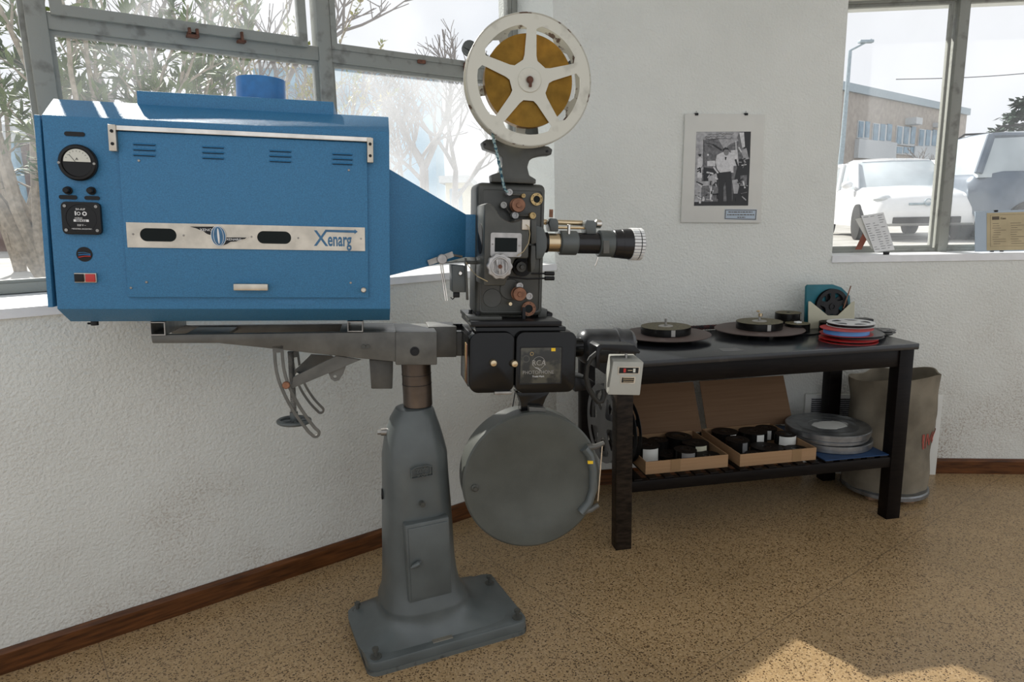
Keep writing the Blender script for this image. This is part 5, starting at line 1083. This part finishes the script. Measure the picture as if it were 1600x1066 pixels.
# the man in the print
ph([(392, 580), (495, 575), (498, 700), (500, 835), (460, 835), (448, 660), (430, 700), (428, 830), (385, 830), (388, 700)], 'ph_d', 7, 'trousers')
ph([(372, 440), (410, 420), (430, 412), (470, 410), (500, 425), (512, 470), (512, 585), (492, 585), (490, 575), (400, 585), (378, 560), (362, 500)], 'ph_w', 8, 'shirt')
ph([(452+22*math.cos(2*PI*i/20), 412+32*math.sin(2*PI*i/20)) for i in range(20)], 'skin_ph', 9, 'face'); ph([(430, 405), (428, 385), (445, 374), (468, 380), (475, 402), (462, 394), (440, 394)], 'ph_d', 10, 'hair'); ph([(440, 455), (456, 455), (450, 482), (443, 480)], 'ph_d', 10, 'neck_scarf')
ph([(440, 410), (448, 409), (448, 412), (440, 413)], 'ph_d', 10, 'eye'); ph([(456, 409), (464, 410), (464, 413), (456, 412)], 'ph_d', 10, 'eye')
m = MB(PF); random.seed(8)
for (y, xa, xb) in ((268, 305, 520), (288, 275, 440), (308, 280, 505), (342, 285, 325), (365, 300, 335)):
    pts = []; x = xa
    while x < xb: pts.append(zp([(x, y+random.uniform(-7, 7)-(x-xa)*.03)], -.0165)[0]); x += 6
    m.tube([(p[0], -.0182, p[1]) for p in pts], .0007, 4)
m.build('handwriting', M['ph_d'], PH)
m = MB(PF); m.prism(zp([(440, 890), (708, 892), (702, 982), (436, 975)]), -.0155, -.014, 'n'); m.build('caption_card', M['aply'], PP); m = MB(PF)
m.prism(zp([(444, 894), (704, 896), (698, 978), (440, 971)], -.016), -.0162, -.0155, 'n', holes=[zp([(449, 899), (699, 901), (693, 972), (445, 966)], -.016)])
for y, xa, xb in ((914, 470, 670), (937, 460, 685), (958, 545, 610)):
    x = xa
    while x < xb: L_ = random.uniform(9, 30); p = zp([(x, y+3.5), (min(x+L_, xb), y+4), (min(x+L_, xb), y-3.5), (x, y-4)], -.016); m.prism(p, -.0162, -.0155, 'n'); x += L_+5
m.build('caption_print', M['ink'], PP)
for x, y in ((1088.5, 178), (1166, 178)):
    u, w_ = PF.at(x, y, -.015); m = MB(PF); m.box(u-.008, u+.008, -.019, -.001, w_-.007, w_+.004, .001); m.tube([(u-.004, -.010, w_+.004), (u, -.012, w_+.014), (u+.004, -.010, w_+.004)], .0008, 6); m.build('binder_clip', M['black'], PP, 'black binder clip')
# ================================================================ ON THE RIGHT SILL
SZ2 = 1.172
g = lambda pts, n: [RF.at(x, y, n) for x, y in pts]
EA = thing('card_stand', RF.P(.22, .05, SZ2), 'small easel with white printed cards leaning on the right window sill', 'card stand')
def slab3(fr, pts, th, name, mt, par):   # pts: four (px, py, n)
    vs = []
    for x, y, n in pts: a = fr.at(x, y, n); vs.append((a[0], n, a[1]))
    m = MB(fr); m.add(vs+[(a[0], a[1]+th, a[2]) for a in vs], [(0, 1, 2, 3), (4, 5, 6, 7), (0, 1, 5, 4), (1, 2, 6, 5), (2, 3, 7, 6), (3, 0, 4, 7)]); return m.build(name, M[mt], par), vs
slab3(RF, [(1336.5, 342.5, .040), (1372, 335, .040), (1392, 389, .024), (1362, 389, .024)], .0015, 'rear_card', 'mount', EA)
q, vs = slab3(RF, [(1345.5, 337, .036), (1380.5, 332, .036), (1398, 390.5, .010), (1367, 394.5, .010)], .0015, 'front_card', 'lett', EA)
def onquad(vs, s, t, d=.0012): a, b, c, e = [Vector(v) for v in vs]; p = (a.lerp(b, s)).lerp(e.lerp(c, s), t); return (p.x, p.y-d, p.z)
m = MB(RF); random.seed(2)
for col in range(3):
    for r_ in range(15):
        if random.random() < .25: continue
        s0 = .06+col*.32; s1 = s0+random.uniform(.08, .24); t0 = .05+r_*.062
        m.add([onquad(vs, s0, t0), onquad(vs, s1, t0), onquad(vs, s1, t0+.012), onquad(vs, s0, t0+.012)], [(0, 1, 2, 3)])
m.build('card_print', M['ph_m'], EA)
slab3(RF, [(1349, 364, .045), (1355.5, 371.5, .045), (1346, 390, .07), (1336.5, 390, .07)], .004, 'easel_leg', 'redw', EA)
a = RF.at(1385, 391, .008); m = MB(RF); m.box(a[0]-.014, a[0]+.014, .002, .012, SZ2-.006, SZ2+.008, .001); m.build('bottom_clip', M['blackm'], EA)
CE = thing('certificate', RF.P(.85, .06, SZ2), 'yellowed printed certificate on pale blue card standing on the right window sill', 'certificate')
a = RF.at(1526.5, 330.5, .03); zb_ = SZ2
m = MB(RF); m.add([(a[0], .045, a[1]), (a[0]+.42, .045, a[1]+.006), (a[0]+.42, .012, zb_), (a[0]+.002, .012, zb_), (a[0], .050, a[1]), (a[0]+.42, .050, a[1]+.006), (a[0]+.42, .017, zb_), (a[0]+.002, .017, zb_)], [(0, 1, 2, 3), (4, 5, 6, 7), (0, 1, 5, 4), (1, 2, 6, 5), (2, 3, 7, 6), (3, 0, 4, 7)]); m.build('backing_card', M['aply'], CE)
cv = [(a[0], .045, a[1]), (a[0]+.42, .045, a[1]+.006), (a[0]+.42, .012, zb_), (a[0]+.002, .012, zb_)]
def cq(s0, s1, t0, t1, mt, nm, d): m = MB(RF); m.add([onquad(cv, s0, t0, d), onquad(cv, s1, t0, d), onquad(cv, s1, t1, d), onquad(cv, s0, t1, d)], [(0, 1, 2, 3)]); return m
cq(.13, .87, .05, .97, 0, 0, .001).build('parchment', M['parch'], CE)
m = MB(RF)
for s0, s1, t0, t1 in ((.17, .83, .10, .104), (.17, .83, .87, .874), (.17, .172, .10, .874), (.828, .83, .10, .874), (.19, .27, .14, .22)): m.add([onquad(cv, s0, t0, .0016), onquad(cv, s1, t0, .0016), onquad(cv, s1, t1, .0016), onquad(cv, s0, t1, .0016)], [(0, 1, 2, 3)])
random.seed(4)
for col in (0, 1, 2):
    for r_ in range(10):
        s0 = .19+col*.2+random.uniform(0, .02); s1 = s0+random.uniform(.06, .16); t0 = .31+r_*.055; m.add([onquad(cv, s0, t0, .0016), onquad(cv, s1, t0, .0016), onquad(cv, s1, t0+.008, .0016), onquad(cv, s0, t0+.008, .0016)], [(0, 1, 2, 3)])
m.build('certificate_print', M['ink'], CE)
q = onquad(cv, .285, .21, .0025); text('Casa', RF, q[0], q[1], q[2], .013, M['ink'], CE); 
for s, t in ((.235, 0), (.19, 1), (.30, 1)):
    q = onquad(cv, s, t, .001); m = MB(RF); m.box(q[0]-.008, q[0]+.008, q[1]-.004, q[1]+.008, q[2]-.002 if t else q[2]-.006, q[2]+.004, .001); m.build('black_clip', M['black'], CE)

# ================================================================ OUTSIDE
GZ = .80
XM = dict(cglass=mat('car_windscreen', (.42, .47, .50), .12, var=.15, vs=1.5), ground=mat('pale_paving', (.42, .41, .39), .9, col2=(.30, .29, .26), vs=2), soil=mat('soil', (.16, .12, .08), .95), bark=mat('pale_bark', (.30, .255, .20), .9, var=.25, vs=20), leaf=mat('oleander_leaf', (.15, .20, .06), .6, col2=(.05, .10, .03), vs=3, spec=.2),
 leafy=mat('yellowing_leaf', (.42, .34, .08), .6, col2=(.20, .26, .08), vs=3), twig=mat('grey_twigs', (.20, .18, .17), .9), brick=mat('brick_facade', (.40, .36, .32), .9, var=.1, vs=3), conc=mat('pale_concrete', (.55, .58, .60), .9, var=.06), bglass=mat('blue_window_glass', (.16, .26, .34), .15, var=.2, vs=2), wh=mat('car_white', (.78, .79, .80), .2, var=.02, coat=.5), sil=mat('car_silver', (.15, .18, .22), .3, .3, var=.05), tyre=mat('tyre', (.02, .02, .02), .8), conif=mat('conifer', (.04, .07, .05), .9, var=.4, vs=6), stone=mat('crazy_paving_stone', (.24, .17, .14), .9, col2=(.16, .10, .08), vs=5), blu=mat('blue_paint', (.25, .42, .55), .8), yel=mat('cream_render', (.6, .54, .36), .9), met=mat('galvanised', (.35, .42, .46), .5, .3))
m = MB(); m.prism([(-40, 3.2), (-2.3, 2.45), tuple(LF.P(1.1, .5, 0).xy), (2.2, 4.1), (5, 3.9), (60, 3.9), (110, 140), (-110, 140), (-60, 20)], GZ-.3, GZ, 'w'); struct(m, 'ground', XM['ground'])
def leafset(name, pts, mt, parent, ln=.14, wd=.021, seed=1, droop=.5):
    rnd = random.Random(seed); m = MB(); vs = []; fs = []
    for (p, d) in pts:
        d = (d+Vector((rnd.uniform(-1, 1), rnd.uniform(-1, 1), rnd.uniform(-.8, .7)))).normalized(); s = d.cross(Vector((rnd.uniform(-.5, .5), rnd.uniform(-.5, .5), 1))).normalized(); L = ln*rnd.uniform(.6, 1.15); W_ = wd*rnd.uniform(.7, 1.2); b = len(vs)
        q = p+d*L*.5+Vector((0, 0, -.02*droop)); e = p+d*L+Vector((0, 0, -.25*L*droop))
        vs += [p, q+s*W_, e, q-s*W_]; fs.append((b, b+1, b+2, b+3))
    bvs = [m.bm.verts.new(v) for v in vs]
    for f in fs: m.bm.faces.new([bvs[i] for i in f])
    return m.build(name, mt, parent)
def bush(x, y, h, seed, label, nst=9, nleaf=900, mt='leaf', spread=.8, cat='bush', r0=.045, lean=(0, 0), ln=.21, grp='oleander shrubs outside the left window'):
    rnd = random.Random(seed); o = thing('oleander_bush', (x, y, GZ), label, cat, grp); st = MB(); pts = []
    for k in range(nst):
        a = 2*PI*k/nst+rnd.uniform(-.4, .4); sp_ = spread*rnd.uniform(.3, 1); L = []; hh = h*rnd.uniform(.75, 1.1)
        for i in range(8):
            t = i/7; L.append(Vector((x+math.cos(a)*sp_*t**1.3+lean[0]*t*h+rnd.uniform(-.03, .03), y+math.sin(a)*sp_*t**1.3*.8+lean[1]*t*h+rnd.uniform(-.03, .03), GZ-.02+hh*t)))
        st.tube(L, [r0*(1-.75*i/7) for i in range(8)], 7)
        for j in range(4):
            i = rnd.randint(2, 6); b = L[i]; d = Vector((rnd.uniform(-1, 1), rnd.uniform(-1, 1), rnd.uniform(.4, 1.2))).normalized(); tw = [b, b+d*.25*h/3, b+d*.5*h/3+Vector((0, 0, -.03))]; st.tube(tw, [.014, .009, .005], 5)
            for q in range(int(nleaf/nst/5)): t = rnd.random()**.7; pts.append((b+d*(.1+.45*t)*h/3, d))
        for q in range(int(nleaf/nst/5)): t = rnd.uniform(.45, 1); i = min(6, int(t*7)); pts.append((L[i].lerp(L[i+1], t*7-i), (L[7]-L[5]).normalized()))
    st.build('stems', XM['bark'], o); leafset('leaves', pts, XM[mt], o, ln=ln, seed=seed)
def pos(px, Y, z=GZ): d = ray(px, 350); return d.x/d.y*Y
bush(pos(58, 7.0), 7.0, 3.2, 1, 'pale trunked oleander at the far left of the wide window', 5, 700, spread=1.2, r0=.085, lean=(-.12, 0))
bush(pos(150, 6.0), 6.0, 2.7, 2, 'oleander with several bare pale stems above the ammeter end', 8, 1100, spread=1.0, r0=.04)
bush(pos(260, 6.8), 6.8, 2.9, 3, 'leafy oleander rising behind the middle of the blue lamphouse', 9, 1500, spread=1.3, r0=.035)
bush(pos(20, 8.8), 8.8, 3.6, 8, 'tall oleander behind the far left trunk', 7, 1200, spread=1.5, r0=.05)
bush(pos(340, 8.0), 8.0, 3.1, 4, 'oleander thicket behind the round vent collar', 8, 1400, spread=1.2, r0=.03)
bush(pos(455, 10.5), 10.5, 3.6, 5, 'yellowing shrub by the middle window post', 8, 1500, 'leafy', spread=1.4, r0=.03, ln=.10, grp='yellowing shrubs outside')
bush(pos(525, 13), 13, 3.9, 6, 'green and yellow shrub just right of the middle window post', 8, 1200, 'leafy', spread=1.1, r0=.03, ln=.12, grp='yellowing shrubs outside')
def bare_tree(x, y, h, seed, label, depth=6, r0=.12, mt='twig', grp='bare trees outside the hazy pane'):
    rnd = random.Random(seed); o = thing('bare_tree', (x, y, GZ), label, 'tree', grp); m = MB()
    def br(p, d, L, r, k):
        q = p+d*L*.5+Vector((rnd.uniform(-.05, .05), 0, 0))*L; e = q+(d+Vector((rnd.uniform(-.2, .2), rnd.uniform(-.2, .2), .05))).normalized()*L*.5
        m.tube([p, q, e], [r, r*.85, r*.7], 5 if k > 3 else 4)
        if k == 0: return
        for i in range(3 if k > 1 else 4): br(e if i else q, (d+Vector((rnd.uniform(-.9, .9), rnd.uniform(-.9, .9), rnd.uniform(-.25, .6)))).normalized(), L*rnd.uniform(.62, .82), r*.62, k-1)
    br(Vector((x, y, GZ-.05)), Vector((0, 0, 1)), h*.30, r0, depth-1)
    m.build('branches', XM[mt], o)
bare_tree(pos(665, 19), 19, 6.2, 11, 'bare branching tree between snout and reel, in the hazy pane', 6, .16)
bare_tree(pos(560, 23), 23, 6.8, 12, 'bare tree at the left side of the hazy pane', 6, .14)
bare_tree(pos(612, 27), 27, 7.0, 13, 'distant bare tree behind the lamphouse corner', 6, .14)
bare_tree(pos(715, 25), 25, 7.2, 14, 'distant bare tree just left of the reel bracket', 6, .14)
bare_tree(pos(215, 21), 21, 10.0, 15, 'tall bare tree seen through the upper left sash', 6, .16)
bare_tree(pos(410, 14), 14, 7.6, 17, 'bare tree seen at the right of the upper left sash', 6, .12)
bare_tree(pos(1430, 24)-.0, 24, 3.4, 16, 'leafless shrub in front of the brick building', 5, .06)
# pale building beyond the left window
def ebox(name, px0, px1, Y, yt, label, mt, cat='building', dep=8, zb=GZ):
    x0_, z1_ = WF.at(px0, yt, Y); x1_, _ = WF.at(px1, yt, Y); o = thing(name, ((x0_+x1_)/2, Y+dep/2, zb), label, cat); m = MB(); m.box(x0_, x1_, Y, Y+dep, zb, z1_); m.build('walls', XM[mt], o); m = MB(); m.box(x0_-.3, x1_+.3, Y-.3, Y+dep, z1_, z1_+.35); m.build('roof_edge', XM['conc'], o); return o, x0_, x1_, z1_
o, a, b, z = ebox('distant_building', 395, 585, 44, 108, 'pale flat roofed building far behind the yellowing shrub', 'blu')
for k in range(6): m = MB(); m.box(a+.8+k*1.3, a+1.7+k*1.3, 43.9, 44, z-2.2, z-1); m.build('window', XM['bglass'], o)
o, a, b, z = ebox('distant_building', 618, 676, 62, 122, 'pale tower like building block above the bare trees', 'blu')
m = MB(); m.box(a+.4, b-.4, 61.95, 62, z-3, z-2.4); m.build('window_band', XM['bglass'], o)
o, a, b, z = ebox('cream_house', 696, 726, 36, 286, 'small cream house low in the hazy pane', 'yel')
for k in (.2, .65): m = MB(); m.box(a+(b-a)*k, a+(b-a)*(k+.2), 35.95, 36, GZ+.3, z-.3); m.build('window', XM['bglass'], o)
m = MB(); xx = pos(692, 13.5); m.lathe((xx, 13.5, GZ-.02), 'w', [(1.6, 0), (1.15, .25), (.6, .50), (.2, .62), (0, .64)], 24); tag(m.build('gravel_heap', XM['conc']), 'grey gravel heap beyond the blue snout', 'gravel heap')
# stone house at far left
o, a, b, z = ebox('stone_house', -160, 40, 15, 228, 'low house with stone facing at the far left behind the oleander trunk', 'stone', dep=5)
m = MB(); q = WF.at(18, 300, 14.8); q2 = WF.at(32, 300, 14.8); m.box(q[0], q2[0], 14.8, 15, GZ, z); m.build('blue_pillar', XM['blu'], o)
# brick building beyond the right window
def zpt(px, py, z): d = ray(px, py); t = (z-CAMH)/d.z; return EYE+d*t
ZR = 9.6; A1 = zpt(1318, 128.5, ZR); A2 = zpt(1512, 170, ZR); dd = A2-A1; EB = Fr((A1.x, A1.y, 0), math.degrees(math.atan2(dd.x, dd.y))); LB = dd.length
BB = thing('brick_building', EB.P(LB/2, 0, GZ), 'long two storey brick building behind the parked cars', 'building')
m = MB(EB); m.box(-14, LB, 0, 12, GZ, ZR-.5); m.build('walls', XM['brick'], BB)
m = MB(EB); m.box(-14.2, LB+.2, -.2, 12.2, ZR-.55, ZR); m.build('parapet', XM['met'], BB)
def ebp(xa, xb, ya, yb, n0, n1, mt, nm, par=None):
    p0 = EB.at(xa, yb, 0); p1 = EB.at(xb, ya, 0); p2 = EB.at(xa, ya, 0); m = MB(EB); m.box(p0[0], p1[0], n0, n1, (p0[1]), p2[1]); return m.build(nm, XM[mt], par or BB)
for xa, xb, ya, yb in ((1338, 1358, 188, 216), (1361, 1393, 192, 221), (1398, 1430, 196, 226), (1433, 1463, 201, 229), (1398, 1430, 228, 241)):
    wdw = ebp(xa, xb, ya, yb, -.08, .02, 'conc', 'window')
    nn = 2 if xb-xa < 25 else 3
    for k in range(nn): w_ = (xb-xa)/nn; ebp(xa+k*w_+.8, xa+(k+1)*w_-.8, ya+1.5, yb-1.5, -.12, -.05, 'bglass', 'pane', wdw)
ebp(1334, 1396, 217, 247, -.3, .0, 'conc', 'balcony_panel'); ebp(1424, 1462, 228, 252, -.2, .0, 'conc', 'balcony_panel')
for xa, xb, ya, yb in ((1414, 1425, 184.5, 195), (1457, 1463, 192, 199)): ebp(xa, xb, ya, yb, -.8, 0, 'conc', 'air_conditioner')
ebp(1498, 1504, 214, 240, -.1, 0, 'ground', 'sign_panel')
# street lamp and cable
x, z = WF.at(1317, 250, 26); xt, zt = WF.at(1328.5, 79, 26); xa, za = WF.at(1362, 61.5, 26)
SL = thing('street_lamp', (x, 26, GZ), 'slim street lamp with a long arm in front of the brick building', 'street lamp')
m = MB(); m.tube([(xt-.15, 26, GZ), (xt-.05, 26, (zt+GZ)/2), (xt, 26, zt)], [.11, .085, .06], 10); m.build('pole', XM['met'], SL); m = MB(); m.tube([(xt, 26, zt), ((xt+xa)/2, 26, (zt+za)/2), (xa, 26, za)], [.035, .035, .03], 8); m.build('arm', XM['met'], SL)
m = MB(); m.box(xa-.45, xa+.05, 25.9, 26.1, za-.12, za-.02, .02); m.build('lamp_head', XM['met'], SL)
m = MB(); a = WF.at(1400, 124, 20); b = WF.at(1750, 96, 20); m.tube([(a[0]+(b[0]-a[0])*t/12, 20, a[1]+(b[1]-a[1])*t/12-.12*math.sin(PI*t/12)) for t in range(13)], .012, 5); tag(m.build('overhead_cable', M['black']), 'thin overhead cable crossing the sky of the right pane', 'cable')
# dark conifer
x = pos(1585, 30); CT = thing('conifer_tree', (x, 30, GZ), 'dark green conifer with flat tiers at the right edge', 'tree'); m = MB(); m.tube([(x, 30, GZ), (x, 30, 5.0)], [.2, .06], 8); m.build('trunk', XM['twig'], CT)
rnd = random.Random(6); pts = []
for k in range(2600):
    t = rnd.random(); r_ = (1-t)*2.6+.3; a = rnd.uniform(0, 2*PI); rr = r_*math.sqrt(rnd.random()); tier = round(t*6)/6; pts.append((Vector((x+rr*math.cos(a), 30+rr*math.sin(a), 2.4+3.1*tier+rnd.uniform(-.12, .12)-.1*rr)), Vector((math.cos(a), math.sin(a), 0))))
leafset('needles', pts, XM['conif'], CT, .35, .10, 6, 0)
# cars
def car(cx, cy, az, L, W, Hh, mt, label, suv=False):
    o = thing('car', (cx, cy, GZ), label, 'car'); F = Fr((cx, cy, GZ), az)
    hood = Hh*.60; sh = Hh*.62
    # body sections from nose (+L/2) to tail: (u, half width, bottom, top)
    S = [(.5, .36, .30, .38), (.492, .42, .20, .47), (.46, .46, .17, .53), (.36, .49, .16, .585), (.24, .5, .16, .62), (.0, .5, .16, .645), (-.25, .5, .16, .65), (-.40, .49, .18, .66), (-.47, .46, .22, .64), (-.5, .42, .30, .56)]
    def sec(u, hw, b, t):
        u *= L; hw *= W; b *= Hh; t *= Hh; return [(u, -hw*.96, b), (u, -hw, (b+t)/2), (u, -hw*.95, t-.06), (u, -hw*.8, t), (u, 0, t+.02), (u, hw*.8, t), (u, hw*.95, t-.06), (u, hw, (b+t)/2), (u, hw*.96, b)]
    m = MB(F); m.loft([sec(*s) for s in S]); m.build('body', XM[mt], o, smooth=50)
    top_ = [(.20, .46, .60), (.05, .41, .95), (-.12, .41, 1.0), (-.28, .40, .98), (-.44, .44, .63)] if not suv else [(.22, .46, .60), (.10, .43, .96), (-.1, .43, 1.0), (-.44, .42, .98), (-.48, .45, .62)]
    def csec(u, hw, t, k=1.): u *= L; return [(u, -.455*W, .58*Hh), (u, -hw*W*k, t*Hh-.10 if t > .7 else t*Hh), (u, -hw*W*.85, t*Hh), (u, 0, t*Hh+.015), (u, hw*W*.85, t*Hh), (u, hw*W*k, t*Hh-.10 if t > .7 else t*Hh), (u, .455*W, .58*Hh)]
    m = MB(F); m.loft([csec(*s) for s in top_]); m.build('cabin_glass', XM['cglass'], o, smooth=50)
    m = MB(F)  # roof skin and pillars
    rs = [s for s in top_ if s[2] > .9]; g2 = [[(s[0]*L, -s[1]*W*.93, s[2]*Hh-.035), (s[0]*L, -s[1]*W*.8, s[2]*Hh+.012), (s[0]*L, 0, s[2]*Hh+.03), (s[0]*L, s[1]*W*.8, s[2]*Hh+.012), (s[0]*L, s[1]*W*.93, s[2]*Hh-.035), (s[0]*L, 0, s[2]*Hh-.02)] for s in rs]; m.loft(g2)
    for sg in (-1, 1):
        f0, f1, r0_, r1_ = top_[0], top_[1], top_[-1], top_[-2]
        m.tube([(f0[0]*L, sg*.455*W, .6*Hh), (f1[0]*L, sg*f1[1]*W*.94, f1[2]*Hh-.03)], .045, 6); m.tube([(r0_[0]*L, sg*.455*W, .62*Hh), (r1_[0]*L, sg*r1_[1]*W*.94, r1_[2]*Hh-.03)], .06, 6); m.tube([(-.12*L, sg*.465*W, .6*Hh), (-.12*L, sg*.42*W, .96*Hh)], .05, 6)
        m.tube([(f1[0]*L, sg*f1[1]*W*.95, f1[2]*Hh-.04), (r1_[0]*L, sg*r1_[1]*W*.95, r1_[2]*Hh-.04)], .045, 6)
    m.build('roof', XM[mt], o, smooth=50)
    for uu in (.31, -.31):
        for sg in (-1, 1): m = MB(F); m.lathe((uu*L, sg*W*.46, .31), 'n', [(0, -.1), (.2, -.1), (.31, -.09), (.32, 0), (.31, .09), (.2, .1), (0, .1)], 28); m.build('wheel', XM['tyre'], o)
    for sg in (-1, 1):
        m = MB(F); m.ball((.19*L, sg*(W*.5+.08), .66*Hh), .10, 12, .7); m.build('wing_mirror', XM[mt], o)
        m = MB(F); m.ball((.455*L, sg*W*.37, .48*Hh), .15, 14, .5); m.build('headlight', XM['conc'], o)
    m = MB(F); m.box(.49*L, .503*L, -.28, .28, .40*Hh, .425*Hh, .01); m.build('grille', XM['met'], o); m = MB(F); m.ring((.504*L, 0, .43*Hh), 'u', .045, .06, -.01, .012, 20); m.build('badge', XM['met'], o); m = MB(F); m.box(.488*L, .505*L, -.5, .5, .2*Hh, .27*Hh, .01); m.build('lower_intake', XM['tyre'], o)
    if suv:
        for sg in (-1, 1): m = MB(F); m.tube([(.05*L, sg*W*.36, Hh+.02), (.03*L, sg*W*.36, Hh+.08), (-.4*L, sg*W*.36, Hh+.07), (-.42*L, sg*W*.36, Hh)], .02, 6); m.build('roof_rail', M['black'], o)
car(pos(1386, 13.4), 13.4, 193, 4.2, 1.72, 1.47, 'wh', 'white hatchback parked facing the right window')
car(pos(1640, 11.6)+.7, 11.6, 100, 4.5, 1.8, 1.72, 'sil', 'silver four wheel drive with roof rails seen in the right pane', True)
